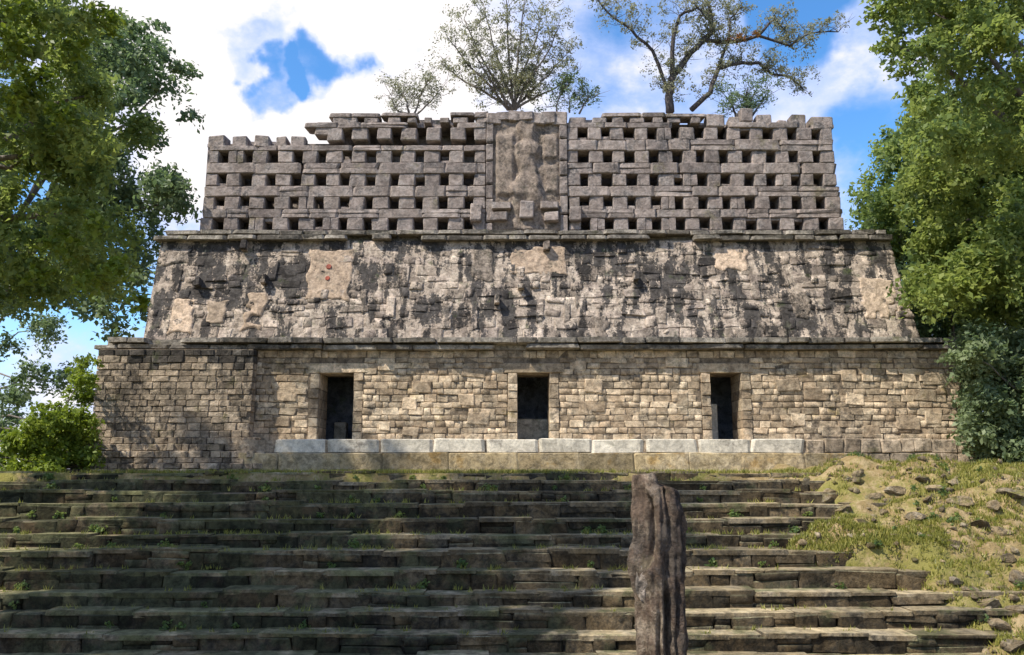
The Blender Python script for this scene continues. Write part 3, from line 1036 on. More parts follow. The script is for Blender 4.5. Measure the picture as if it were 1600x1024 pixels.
# the stuccoed centre panel with its worn seated figure
NX0, NX1 = -0.74, 1.58
zt = at(800, 177, CY).z
mb = MB().box(NX0 + 0.02, NX1 - 0.02, CY + 0.20, CY + 1.149, CB, zt - 0.05)
panel = part('centre_panel', mb.mesh('centre_panel'), M['plaster'], temple)
for (x0, x1) in ((NX0, NX0 + 0.20), (NX1 - 0.22, NX1)):
    z = CB
    while z < zt - 0.25:
        h = min(random.uniform(0.4, 0.8), zt - z - 0.2)
        KC.one('pilaster_stone', panel, ((x0 + x1) / 2, CY + 0.20, z + h / 2), (x1 - x0, 0.5, h * 0.98), (0, jr(0.012), jr(0.02)))
        z += h
for i in range(7):
    x_ = NX0 + 0.2 + i * 0.32
    KC.one('cap_stone', panel, (x_, CY + 0.16 + jr(0.05), zt - 0.15 + jr(0.05)), (0.42, 0.5, random.uniform(0.25, 0.45)), (jr(0.05), jr(0.1), jr(0.1)))


def lump(name, parent, mat, rings, seg=14, rough=0.06, seed=1, cap=True):
    """one closed body from rings (x, y, z, rx, ry)"""
    r = random.Random(seed)
    V, F = [], []
    for (cx, cy, cz, rx, ry) in rings:
        for k in range(seg):
            a = 2 * math.pi * k / seg
            q = 1 + r.uniform(-rough, rough)
            V.append((cx + rx * q * math.cos(a), cy + ry * q * math.sin(a), cz + r.uniform(-rough, rough) * 0.3))
    for i in range(len(rings) - 1):
        for k in range(seg):
            k2 = (k + 1) % seg
            F.append((i * seg + k, i * seg + k2, (i + 1) * seg + k2, (i + 1) * seg + k))
    F.append(tuple(range(seg))[::-1])
    F.append(tuple((len(rings) - 1) * seg + k for k in range(seg)))
    me = bpy.data.meshes.new(name)
    me.from_pydata(V, [], F)
    for p_ in me.polygons: p_.use_smooth = True
    o = link(name, me, mat, parent)
    return o


fx = 0.44


def figure_relief(x, z):
    """worn seated figure: broad lap, narrow waist, shoulders, broken neck and headdress stump"""
    prof_ = [(10.7, 0.5, 0.10), (11.0, 0.62, 0.14), (11.3, 0.58, 0.22), (11.6, 0.46, 0.22), (11.9, 0.30, 0.16), (12.2, 0.30, 0.15), (12.5, 0.42, 0.19), (12.75, 0.44, 0.16),
             (12.9, 0.20, 0.12), (13.1, 0.24, 0.13), (13.35, 0.34, 0.12), (13.7, 0.26, 0.08)]
    w_, d_ = prof_[0][1:]
    for (z0, w0, d0), (z1, w1, d1) in zip(prof_, prof_[1:]):
        if z0 <= z <= z1:
            t = (z - z0) / (z1 - z0)
            w_, d_ = w0 + (w1 - w0) * t, d0 + (d1 - d0) * t
    q = abs(x - fx - 0.03 * math.sin(z * 7)) / w_
    h = d_ * (1 - sstep(0.55, 1.05, q))
    h += 0.10 * sstep(0.02, -0.05, x - 0.06) * sstep(11.2, 11.3, z) * sstep(13.15, 13.05, z) * sstep(-0.48, -0.42, x)     # stucco left standing beside it
    h += 0.09 * sstep(0.86, 0.93, x) * sstep(12.3, 12.4, z) * sstep(13.1, 13.0, z) * sstep(1.34, 1.28, x)
    h += 0.06 * sstep(0.9, 1.0, x) * sstep(11.3, 11.4, z) * sstep(12.2, 12.1, z) * sstep(1.34, 1.28, x)
    h += 0.05 * math.sin(x * 9 + z * 5) * math.sin(z * 8 - x * 4) * 0.5
    return h


ragged_patch('eroded_relief', panel, M['relief'], lambda x, z, h: (x, CY + 0.07 - h * 0.9, z), NX0 + 0.12, NX1 - 0.14, 10.2, zt - 0.15, 0.05, 0.02, 77, 0.04, figure_relief, 0.03, False)
KC.one('pedestal', panel, (0.42, CY + 0.0, 10.78), (0.40, 0.40, 0.52), (0, 0, 0))
for (x_, z_, wd, hg) in ((-0.32, 10.90, 0.55, 0.22), (-0.36, 10.60, 0.5, 0.24), (1.05, 10.92, 0.5, 0.22), (1.12, 10.58, 0.42, 0.28), (-1.02, 10.72, 0.34, 0.5), (1.80, 10.66, 0.34, 0.42)):
    KC.one('fallen_block', panel, (x_, CY + 0.06, z_), (wd, 0.45, hg), (jr(0.05), jr(0.05), jr(0.1)))

# ------------------------------------------------------------------ the stalactite pillar in front of the stairs
SX, SY = 1.46, 8.4
stela = thing('stalactite_pillar', (SX, SY, PLAZA), 'tall eroded dark stalactite pillar standing in front of the stairs', 'monument')
sz_top = at(1020, 744, SY).z
seg, nr = 150, 150
V, F = [], []
rr = random.Random(11)
gro = [(rr.uniform(0, 6.28), rr.uniform(0.07, 0.22), rr.uniform(0.12, 0.34), rr.uniform(-0.2, 0.2)) for _ in range(20)]
for i in range(nr):
    q = i / (nr - 1)
    z = PLAZA - 0.1 + (sz_top - PLAZA + 0.1) * q
    zz = z - (sz_top - 3.0)
    R = 0.285 - 0.012 * q
    R *= 1 + 0.05 * math.sin(q * 9 + 1) - 0.10 * sstep(0.90, 1.0, q)
    for k in range(seg):
        a = 2 * math.pi * k / seg
        f = 1.0
        for (ga, gw, gd, tw) in gro:
            d = math.atan2(math.sin(a - ga - tw * (q - 0.5) * 2), math.cos(a - ga - tw * (q - 0.5) * 2))
            f -= gd * math.exp(-(d / gw) ** 2) * (0.6 + 0.4 * math.sin(q * 14 + ga * 5))
        # the ledge with its pale face, part way up on the left
        dl = math.atan2(math.sin(a - 3.6), math.cos(a - 3.6))
        f += 0.20 * math.exp(-(dl / 0.7) ** 2) * math.exp(-((z - (sz_top - 0.88)) / 0.16) ** 2)
        f -= 0.10 * math.exp(-(dl / 0.7) ** 2) * math.exp(-((z - (sz_top - 1.35)) / 0.3) ** 2)
        f += 0.035 * math.sin(a * 17 + q * 6) + 0.02 * math.sin(a * 31 - q * 25) + 0.03 * math.sin(q * 60 + a * 3)
        for (ga, gw, gd, za, zb_) in ((4.30, 0.17, 0.42, sz_top - 0.85, sz_top - 0.1), (4.86, 0.13, 0.38, PLAZA, sz_top - 1.15), (5.25, 0.09, 0.25, PLAZA, sz_top - 1.0), (4.5, 0.08, 0.2, PLAZA, sz_top - 1.3), (5.0, 0.1, 0.2, sz_top - 1.0, sz_top)):
            f -= gd * math.exp(-((a - ga - 0.05 * math.sin(z * 9)) / gw) ** 2) * sstep(za - 0.08, za + 0.08, z) * (1 - sstep(zb_ - 0.08, zb_ + 0.08, z))
        f += 0.03 * math.sin(a * 9 + q * 41 + 3 * math.sin(q * 17)) * math.sin(q * 97 + 5 * math.sin(a * 3)) + rr.gauss(0, 0.008)
        f = max(f, 0.42)
        zz2 = z
        if q > 0.9:       # two uneven prongs at the top
            zz2 -= (q - 0.9) / 0.1 * (0.17 * (0.5 + 0.5 * math.cos(a * 1 - 0.2)) + 0.14 * math.exp(-(math.sin(a - 4.4) / 0.3) ** 2))
        V.append((SX + R * f * math.cos(a), SY + R * 0.85 * f * math.sin(a), zz2))
for i in range(nr - 1):
    for k in range(seg):
        k2 = (k + 1) % seg
        F.append((i * seg + k, i * seg + k2, (i + 1) * seg + k2, (i + 1) * seg + k))
F.append(tuple((nr - 1) * seg + k for k in range(seg)))
me = bpy.data.meshes.new('shaft')
me.from_pydata(V, [], F)
for p_ in me.polygons: p_.use_smooth = True
part('shaft', me, M['stela'], stela)
mb = MB().tube([(SX - 0.10, SY + 0.02, sz_top - 0.35), (SX - 0.12, SY, sz_top - 0.08), (SX - 0.13, SY, sz_top + 0.02)], [0.15, 0.14, 0.115], 9)
cr = random.Random(4)
bm = bmesh.new()
bmesh.ops.create_icosphere(bm, subdivisions=3, radius=1.0)
for v in bm.verts:
    n_ = 1 + 0.14 * math.sin(v.co.z * 5 + v.co.x * 3) + cr.uniform(-0.07, 0.07)
    v.co = Vector((SX - 0.19 + v.co.x * 0.07 * n_, SY - 0.150 + v.co.y * 0.05 * n_, sz_top - 0.98 + v.co.z * 0.20 * n_))
me = bpy.data.meshes.new('pale_crust')
bm.to_mesh(me)
bm.free()
part('pale_crust', me, M['stained_stucco'], stela)
part('broken_tip', mb.mesh('broken_tip', smooth=True), M['stela'], stela)

# ------------------------------------------------------------------ plants
def leaf_quads(pos, nrm, size, aspect=0.5):
    """rhombic leaves: positions (n,3), facing directions, lengths"""
    n = len(pos)
    t = RNG.normal(size=(n, 3))
    t -= (t * nrm).sum(1, keepdims=True) * nrm
    t /= np.linalg.norm(t, axis=1, keepdims=True) + 1e-9
    b = np.cross(nrm, t)
    L = size[:, None]
    v0 = pos - t * L * 0.5
    v1 = pos + b * L * aspect * 0.5 + nrm * L * 0.06
    v2 = pos + t * L * 0.5 - nrm * L * 0.10
    v3 = pos - b * L * aspect * 0.5 + nrm * L * 0.06
    V = np.stack([v0, v1, v2, v3], 1).reshape(-1, 3)
    F = np.arange(n * 4).reshape(n, 4)
    return V, F


def crown_mesh(name, clumps, leaf=0.14, density=1.0, up=0.50, tint_shift=0.0, tint_spread=0.30):
    """clumps: (centre, radius[, tint]). Leaves sit along sprays that start near the clump's centre."""
    P, N, S, T = [], [], [], []
    for cl in clumps:
        c, r = np.array(cl[0], float), cl[1]
        ct = (cl[2] if len(cl) > 2 else 0.45) + tint_shift + RNG.normal(0, 0.10)
        nl = int(density * 2.6 * (r / leaf) ** 2 * 12)
        ns = max(5, int(12 + r * 26))
        for sp in range(ns):
            d = RNG.normal(size=3)
            d[2] = d[2] * 0.75 + 0.25
            d /= np.linalg.norm(d)
            k = max(3, nl // ns)
            reach = r * RNG.uniform(0.65, 1.18)
            u = reach * (RNG.uniform(0.15, 1.0, k)) ** 0.6
            droop = np.zeros((k, 3))
            droop[:, 2] = -0.22 * (u / r) ** 2 * r
            wob = RNG.normal(0, 0.13 * r, (k, 3))
            p = c + d * u[:, None] + droop + wob
            nn = RNG.normal(size=(k, 3)) * 0.75 + d * 0.45
            nn[:, 2] += up
            nn /= np.linalg.norm(nn, axis=1, keepdims=True)
            P.append(p)
            N.append(nn)
            S.append(leaf * RNG.uniform(0.8, 1.2) * RNG.uniform(0.5, 1.5, k))
            T.append(np.clip(ct + RNG.normal(0, tint_spread * 0.6) + RNG.normal(0, tint_spread * 0.5, k), 0, 1))
    P, N, S, T = map(np.concatenate, (P, N, S, T))
    V, F = leaf_quads(P, N, S, 0.55)
    return mesh_np(name, V, F, np.repeat(T, 4))


def limb_path(a, b, wob=0.08, n=5):
    a, b = Vector(a), Vector(b)
    L = (b - a).length
    pts = [a]
    for i in range(1, n):
        t = i / n
        p = a.lerp(b, t)
        p.z += 0.12 * L * math.sin(t * math.pi)
        p += Vector((jr(wob), jr(wob), jr(wob))) * L * 0.5
        pts.append(p)
    pts.append(b)
    return pts


def tree(name, base, fork, clumps, label, leafmat, barkmat='bark', cat='tree', trunk_r=0.25, leaf=0.14, density=1.0, group=None, limbs=14, sunlit=None, **kw):
    base = Vector(base)
    root = thing(name, base, label, cat, group)
    mb = MB()
    fork = Vector(fork)
    tp = [base - Vector((0, 0, 0.2))] + limb_path(base, fork, 0.03, 4)[1:]
    mb.tube(tp, [trunk_r * (1.25 - 0.55 * i / (len(tp) - 1)) for i in range(len(tp))], 9)
    part('trunk', mb.mesh('trunk', smooth=True), M[barkmat], root)
    mb = MB()
    cs = sorted(clumps, key=lambda c: -c[1])[:limbs]
    for c in cs:
        pts = limb_path(fork, c[0], 0.10, 5)
        r0 = trunk_r * 0.42
        mb.tube(pts, [r0 * (1 - 0.85 * i / (len(pts) - 1)) for i in range(len(pts))], 6)
    if cs:
        part('limbs', mb.mesh('limbs', smooth=True), M[barkmat], root)
    part('crown', crown_mesh('crown', clumps, leaf, density, **kw), M[leafmat], root)
    if sunlit:  # sunlight on the crown painted as brighter yellow green leaf colour
        part('sunlit_leaves', crown_mesh('sunlit_leaves', sunlit, leaf, density), M['leaf_bright'], root, label='leaves coloured bright yellow green for sunlight among the darker foliage')
    return root


def cl_px(lst):
    """(px, row, radius in px, Y[, tint]) -> clumps"""
    out = []
    for c in lst:
        p = at(c[0], c[1], c[3])
        r = c[2] / FPX * c[3] * 1.02
        out.append((p, r) if len(c) < 5 else (p, r, c[4]))
    return out


def scatter(x0, x1, y0, y1, n, r0, r1, Y0, Y1, tint=0.45, keep=None):
    out = []
    g = 0
    while len(out) < n and g < n * 30:
        g += 1
        px_, py_ = random.uniform(x0, x1), random.uniform(y0, y1)
        if keep and not keep(px_, py_): continue
        out.append((px_, py_, random.uniform(r0, r1), random.uniform(Y0, Y1), min(1, max(0, random.gauss(tint, 0.14)))))
    return out


def edge_left(px, py):
    """crown outline of the left tree in the photograph"""
    pts = [(-60, 190), (0, 205), (60, 250), (130, 290), (200, 310), (300, 290), (380, 250), (450, 215), (540, 160), (600, 60)]
    for (y0, x0), (y1, x1) in zip(pts, pts[1:]):
        if py <= y1: return px < x0 + (x1 - x0) * (py - y0) / (y1 - y0)
    return False


gap = lambda px, py: ((px - 45) / 42) ** 2 + ((py - 285) / 26) ** 2 < 1 or ((px - 235) / 45) ** 2 + ((py - 245) / 32) ** 2 < 1 or ((px - 60) / 110) ** 2 + ((py - 520) / 48) ** 2 < 1
# near left tree: clumps tinted brighter to paint sunlight on its left side
cl = scatter(-170, 240, -50, 490, 112, 28, 54, 12.5, 16.5, 0.55, lambda a, b: edge_left(a + 52, b) and not gap(a, b))
cl += [(20, 80, 50, 12.5, 0.85), (60, 150, 40, 12.6, 0.8), (110, 180, 32, 12.8, 0.75), (150, 40, 46, 12.8, 0.62), (110, 360, 34, 13, 0.7), (130, 400, 28, 13, 0.75), (195, 410, 26, 13.5, 0.72)]
tree('broadleaf_tree', (-12.2, 14.5, ground_z(-12.2, 14.5)), (-11.6, 14.4, 7.5), cl_px(cl), 'tall broadleaf tree with yellow green sunlit leaves at the left edge', 'leaf', trunk_r=0.32, leaf=0.11, density=0.75, tint_shift=0.16,
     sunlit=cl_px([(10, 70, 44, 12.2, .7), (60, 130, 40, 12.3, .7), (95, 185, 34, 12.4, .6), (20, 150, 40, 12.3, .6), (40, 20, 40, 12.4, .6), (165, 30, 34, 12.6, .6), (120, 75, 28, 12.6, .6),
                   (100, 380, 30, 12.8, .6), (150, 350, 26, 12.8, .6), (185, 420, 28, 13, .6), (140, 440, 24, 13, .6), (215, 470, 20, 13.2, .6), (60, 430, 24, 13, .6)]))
# darker trees behind it
cl = scatter(-40, 330, 20, 535, 100, 28, 46, 21.5, 25, 0.40, lambda a, b: edge_left(a + 18, b) and not gap(a, b))
cl += [(215, 50, 26, 23, 0.3), (245, 40, 18, 23, 0.3), (285, 110, 26, 23, 0.3), (300, 185, 22, 23, 0.35), (275, 320, 34, 24, .6), (225, 480, 30, 23, .6), (200, 430, 36, 23, .6), (185, 515, 22, 23, .5)]
tree('dark_tree', (-18.5, 24.2, ground_z(-18.5, 24.2)), (-15.5, 23.8, 8.4), cl_px(cl), 'dark blue green tree between the broadleaf tree and the roof comb', 'leaf_cool', trunk_r=0.3, leaf=0.16, density=0.75, tint_shift=0.18)
# thin tree far left, sky showing through
cl = scatter(-160, 150, 400, 720, 34, 20, 38, 28, 34, 0.45, lambda a, b: random.random() < 0.75)
tree('thin_tree', (-24, 31, ground_z(-24, 31)), (-22.5, 31, 5.0), cl_px(cl), 'thin sparse tree far behind the bright shrubs left of the temple', 'leaf_cool', trunk_r=0.2, leaf=0.15, density=0.9)
# bright shrubs by the left corner
cl = scatter(30, 150, 565, 735, 42, 16, 28, 18.9, 20.6, 0.6, lambda a, b: a > 128 - (b - 560) * 0.62)
tree('sunlit_shrub', (-10.9, 19.7, ground_z(-10.9, 19.7)), (-10.9, 19.7, 4.3), cl_px(cl), 'tall bright green shrub against the left corner of the temple', 'leaf_bright', cat='shrub', trunk_r=0.05, leaf=0.10, density=0.9)
cl = scatter(-90, 80, 640, 745, 30, 16, 28, 18.0, 19.3, 0.62, lambda a, b: b > 740 - (a + 60) * 0.9)
tree('sunlit_shrub', (-12.7, 18.7, ground_z(-12.7, 18.7)), (-12.6, 18.7, 3.7), cl_px(cl), 'low yellow green shrub at the top left end of the stairs', 'leaf_bright', cat='shrub', trunk_r=0.05, leaf=0.10, density=0.9)


def edge_right(px, py):
    pts = [(0, 1350), (60, 1360), (110, 1410), (180, 1425), (230, 1340), (300, 1315), (400, 1330), (470, 1390), (540, 1450), (720, 1500)]
    for (y0, x0), (y1, x1) in zip(pts, pts[1:]):
        if py <= y1: return px > x0 + (x1 - x0) * (py - y0) / (y1 - y0)
    return False


# overhanging tree top right
cl = scatter(1355, 1760, -130, 250, 120, 26, 46, 13, 16.5, 0.55, lambda a, b: edge_right(a - 28, max(b, 0)) and not (((a - 1585) / 30) ** 2 + ((b - 85) / 24) ** 2 < 1) and b < 110 + (a - 1370) * 1.3)
cl += [(1375, 25, 30, 14, 0.6), (1390, 75, 26, 14, 0.5), (1425, 150, 24, 14, 0.4), (1410, 110, 20, 14, 0.5)]
tree('overhanging_tree', (12.6, 15.5, ground_z(12.6, 15.5)), (12.0, 15.3, 8.0), cl_px(cl), 'bright green tree overhanging the top right corner', 'leaf', trunk_r=0.3, leaf=0.11, density=0.75, tint_shift=0.14)
# right hand wood
cl = scatter(1330, 1560, 205, 520, 84, 26, 46, 25.5, 29, 0.5, lambda a, b: edge_right(a - 25, b))
tree('leaning_tree', (14.5, 27.5, ground_z(14.5, 27.5)), (13.6, 27.4, 8.5), cl_px(cl), 'green tree rising behind the right end of the temple', 'leaf', trunk_r=0.28, leaf=0.17, density=0.8)
cl = scatter(1435, 1760, 130, 490, 105, 30, 56, 18.5, 22.5, 0.6, lambda a, b: b > 150 + (a - 1400) * 0.0)
cl += [(1545, 400, 48, 18.5, .75), (1500, 270, 44, 19, .7), (1570, 440, 46, 18.5, .7), (1440, 330, 34, 22, .6)]
tree('broad_crowned_tree', (16.8, 20.5, ground_z(16.8, 20.5)), (15.6, 20.4, 8.2), cl_px(cl), 'broad pale green tree right of the temple above the grey green bush', 'leaf', trunk_r=0.34, leaf=0.145, density=0.9, tint_shift=0.10)
cl = scatter(1500, 1720, 520, 735, 78, 24, 42, 18.6, 20.8, 0.55, lambda a, b: edge_right(a - 26, b))
tree('grey_green_bush', (12.9, 19.6, ground_z(12.9, 19.6)), (12.9, 19.6, 4.5), cl_px(cl), 'dense grey green bush beside the right corner of the temple wall', 'leaf_cool', cat='bush', trunk_r=0.10, leaf=0.12, density=1.0, tint_shift=0.30)
cl = scatter(1400, 1720, 420, 700, 80, 30, 48, 24, 27, 0.25)
tree('shaded_tree', (14.2, 25.2, ground_z(14.2, 25.2)), (13.9, 25.2, 6.0), cl_px(cl), 'dark tree in the gap between the bush and the broad pale tree', 'leaf_cool', trunk_r=0.2, leaf=0.16, density=0.9)


# small trees rooted in the masonry of the roof comb
def comb_tree(name, root_px, stems, label, bark, leafmat, tufts, leaf=0.10, density=0.25, twigs=True, Y=22.95, rust=None, base_r=0.06):
    b = at(root_px[0], root_px[1], Y)
    root = thing(name, b, label, 'tree')
    mb, mbt = MB(), MB()
    tips = []
    for st in stems:
        pts = [at(x_, y_, Y + dy) for (x_, y_, dy) in st[1:]]
        n = len(pts)
        r0 = st[0] / FPX * 24
        # smooth subdivision of the stem
        fine_ = []
        for i in range(n - 1):
            for j in range(3):
                q = pts[i].lerp(pts[i + 1], j / 3)
                if j: q += Vector((jr(0.03), jr(0.03), jr(0.03)))
                fine_.append(q)
        fine_.append(pts[-1])
        mb.tube(fine_, [max(0.006, r0 * (1 - 0.72 * i / (len(fine_) - 1))) for i in range(len(fine_))], 6)
        tips += fine_[len(fine_) // 3:]
        if twigs:
            for q in fine_[2:]:
                for _ in range(3):
                    d = Vector((jr(1), jr(0.9), random.uniform(-0.2, 1.0))).normalized() * random.uniform(0.25, 0.75)
                    m_ = q + d * 0.5 + Vector((jr(0.06), jr(0.06), jr(0.06)))
                    mbt.tube([q, m_, q + d], [0.010, 0.007, 0.003], 4)
                    e2 = m_ + Vector((jr(0.3), jr(0.3), random.uniform(0, 0.35)))
                    mbt.tube([m_, e2], [0.006, 0.003], 3)
                    tips += [q + d, e2]
    part('trunk', mb.mesh('trunk', smooth=True), M[bark], root)
    if mbt.v: part('twigs', mbt.mesh('twigs'), M[bark], root)
    cl = cl_px(tufts) + [(q, random.uniform(0.12, 0.26), random.uniform(0.2, 0.7)) for q in tips if random.random() < 0.6]
    part('crown', crown_mesh('crown', cl, leaf, density, tint_spread=0.25), M[leafmat], root)
    if rust:
        part('rusty_leaves', crown_mesh('rusty_leaves', cl_px(rust), leaf, 0.7), M['leaf_rust'], root)
    return root


fan = []
for (x_, y_, k) in ((690, 100, .6), (700, 60, .2), (725, 30, -.4), (755, 5, .3), (790, -10, .0), (820, -5, -.5), (850, 10, .4), (875, 40, -.3), (885, 85, .3), (895, 120, 0), (740, 80, -.6), (850, 70, .7)):
    fan.append((2.6, (800 + random.uniform(-8, 8), 172, 0), (800 + (x_ - 800) * 0.30, 172 + (y_ - 172) * 0.30, k * 0.3), (800 + (x_ - 800) * 0.68, 172 + (y_ - 172) * 0.62, k * 0.7), (x_, y_, k)))
ring = [(790 + 100 * math.cos(a) + jr(12), 70 + 78 * math.sin(a) + jr(12), random.uniform(14, 24), 22.9 + jr(0.7), random.uniform(0.2, 0.6)) for a in np.linspace(2.7, 6.6, 17)]
ring += scatter(700, 890, -20, 90, 12, 14, 24, 22.4, 23.5, 0.4)
comb_tree('domed_tree', (800, 174), fan, 'thin dome shaped tree fanning out of the roof comb centre', 'bark', 'leaf_dry', ring, leaf=0.06, density=0.042)
T2 = [
    (7.0, (1047, 176, 0), (1045, 150, 0), (1050, 122, 0), (1072, 92, .1), (1096, 66, .2), (1112, 52, .2), (1112, 25, .3), (1104, 2, .3), (1095, -25, .4)),
    (4.0, (1050, 122, 0), (1052, 60, -.2), (1062, 25, -.2), (1090, 12, -.3), (1106, 30, -.1)),
    (3.6, (1100, 63, .2), (1140, 66, .2), (1185, 56, .2), (1235, 72, .3), (1265, 52, .4), (1310, 50, .5)),
    (3.2, (1045, 150, 0), (1020, 80, -.3), (985, 45, -.5), (950, 20, -.5), (925, -10, -.6)),
    (4.6, (1080, 172, .1), (1110, 145, .1), (1122, 108, .2), (1150, 100, .2), (1185, 98, .3), (1205, 116, .3), (1235, 122, .4), (1255, 140, .4)),
    (3.0, (1122, 108, .2), (1138, 66, .2), (1140, 30, .2), (1160, 10, .3)),
    (2.6, (1185, 56, .2), (1210, 30, .3), (1225, 45, .3), (1240, 78, .3)),
]
comb_tree('crooked_tree', (1047, 178), T2, 'crooked half bare tree with dark limbs on the right half of the roof comb', 'bark_dark', 'leaf_dry',
          [(1020, 95, 24, 22.9, .75), (1010, 110, 18, 22.9, .8), (1030, 85, 16, 22.9, .85), (950, 25, 26, 22.6, .4), (985, 20, 24, 22.6, .4), (930, 10, 24, 22.7, .3), (965, -10, 26, 22.7, .4), (1100, 40, 16, 23, .4)]
          + scatter(1150, 1280, 40, 130, 12, 10, 16, 22.8, 23.3, 0.3), leaf=0.06, density=0.036, rust=[(1158, 60, 11, 22.95, .5), (1180, 54, 9, 22.95, .6), (1140, 62, 7, 22.95, .4)])
T3 = [(2.2, (640, 182, 0), (636, 160, 0), (622, 140, .1)), (2.0, (645, 182, 0), (655, 155, .1), (668, 128, .2)), (1.8, (650, 180, 0), (672, 160, .1), (690, 138, .2)), (1.6, (632, 182, 0), (618, 168, 0), (612, 150, .1))]
comb_tree('wiry_sapling', (642, 184), T3, 'small wiry sapling sprouting left of the domed tree', 'bark', 'leaf_dry', scatter(615, 690, 125, 165, 8, 8, 14, 22.8, 23.1, 0.35), leaf=0.05, density=0.045)
T4 = [(3.4, (1165, 182, 0), (1168, 165, 0), (1166, 146, 0)), (2.2, (1150, 182, 0), (1146, 168, 0), (1140, 158, 0)), (1.6, (1175, 182, 0), (1186, 164, 0), (1196, 152, 0))]
comb_tree('leafy_sapling', (1162, 184), T4, 'short dark leafy sapling on the ruined top near the right end', 'bark_dark', 'leaf_cool', [(1166, 158, 12, 22.9, .3), (1155, 168, 9, 22.9, .3), (1176, 164, 8, 22.9, .3)], leaf=0.06, density=0.08)
T5 = [(1.8, (905, 178, 0), (912, 162, 0), (925, 150, 0)), (1.6, (870, 176, 0), (872, 158, 0), (880, 140, 0)), (1.6, (890, 176, 0), (890, 160, 0), (896, 148, 0))]
comb_tree('weedy_sapling', (890, 180), T5, 'low weedy sapling just right of the domed tree', 'bark', 'leaf_cool', [(872, 165, 12, 22.9, .4), (895, 168, 9, 22.9, .5)], leaf=0.06, density=0.08)

# tall trees beside the viewer whose shade lies on the left of the stairs
def spread(cx, cy, cz, rx, ry, rz, n, r0, r1, tint=0.45):
    out = []
    for _ in range(n):
        d = Vector((random.gauss(0, 1), random.gauss(0, 1), random.gauss(0, 1))).normalized() * random.uniform(0.35, 1.0)
        out.append((Vector((cx + d.x * rx, cy + d.y * ry, cz + d.z * rz)), random.uniform(r0, r1), random.gauss(tint, 0.1)))
    return out


def up_sun(p, L):
    return Vector(p) + to_sun * L


c1, c2 = up_sun((-4.0, 13.0, 2.3), 12.0), up_sun((0.2, 15.6, 3.2), 17.5)
tree('shade_tree', (-14.5, 9.0, ground_z(-14.5, 9.0)), (-13.5, 9.2, 7.5), spread(c1.x, c1.y, c1.z, 4.8, 2.6, 1.6, 76, 0.7, 1.1), 'big shade tree left of the stairs, outside the view', 'leaf', trunk_r=0.4, leaf=0.22, density=0.42)
tree('shade_tree', (-11.5, 2.0, ground_z(-11.5, 2.0)), (-10.8, 4.0, 10.0), spread(c2.x, c2.y, c2.z, 4.6, 2.0, 1.6, 40, 0.6, 1.0), 'tall shade tree beside the viewer, outside the view', 'leaf', trunk_r=0.45, leaf=0.22, density=0.40)

# ------------------------------------------------------------------ rocks, rubble and grass on the bank
def rock_mesh(seed):
    r = random.Random(seed)
    bm = bmesh.new()
    bmesh.ops.create_icosphere(bm, subdivisions=2, radius=0.5)
    ks = [(Vector((r.gauss(0, 1), r.gauss(0, 1), r.gauss(0, 1))).normalized(), r.uniform(0.20, 0.36)) for _ in range(9)]
    for v in bm.verts:
        for n_, d in ks:
            e = v.co.dot(n_) - d
            if e > 0: v.co -= n_ * e
        v.co *= 1.25 + r.uniform(-0.03, 0.03)
    me = bpy.data.meshes.new('rock')
    bm.to_mesh(me)
    bm.free()
    me.materials.append(M['rock'])
    return me


ROCKS = [rock_mesh(i) for i in range(8)]
spots = [(1290, 780, .5), (1320, 792, .32), (1430, 808, .42), (1400, 765, .36), (1365, 772, .3), (1460, 760, .34), (1500, 780, .4), (1550, 790, .36), (1530, 815, .36), (1580, 770, .42),
         (1250, 762, .4), (1340, 750, .36), (1440, 745, .3), (1490, 750, .3), (1210, 752, .3), (1560, 830, .3), (1490, 905, .30), (1515, 918, .26), (1545, 940, .36), (1590, 905, .34),
         (1560, 975, .40), (1595, 950, .30), (1535, 1000, .34), (1585, 1005, .4), (1350, 815, .24), (1310, 808, .22), (1270, 795, .3), (1300, 765, .3), (1490, 845, .24), (1570, 870, .26), (1380, 800, .2), (1450, 780, .22)]


def ground_hit(px, py):
    y = 9.0
    while y < 19.6:
        p = at(px, py, y)
        if p.z <= ground_z(p.x, y): return Vector((p.x, y, ground_z(p.x, y)))
        y += 0.04
    return None


ORD = ['first', 'second', 'third', 'fourth', 'fifth', 'sixth', 'seventh', 'eighth', 'ninth', 'tenth', 'eleventh', 'twelfth']
bands = [('top edge', 0, 764), ('upper part', 764, 788), ('middle', 788, 850), ('lower part', 850, 2000)]
spots.sort()
count = {}
for i, (px_, py_, s_) in enumerate(spots):
    p = ground_hit(px_, py_ + 6)
    if p is None: continue
    bn = [b_[0] for b_ in bands if b_[1] <= py_ < b_[2]][0]
    r_ = count[bn] = count.get(bn, -1) + 1
    size = 'large' if s_ > 0.37 else 'small' if s_ < 0.28 else 'middling'
    o = link('rock', ROCKS[i % 8], label='%s pale rock, %s from the stairs along the %s of the grassy bank' % (size, ORD[r_], bn), cat='rock', group='loose rocks on the grassy bank')
    o.location = p + Vector((0, 0, s_ * 0.02))
    o.scale = (s_ * random.uniform(0.9, 1.3), s_ * random.uniform(0.7, 1.0), s_ * random.uniform(0.42, 0.66))
    o.rotation_euler = (jr(0.2), jr(0.2), random.uniform(0, 6.28))

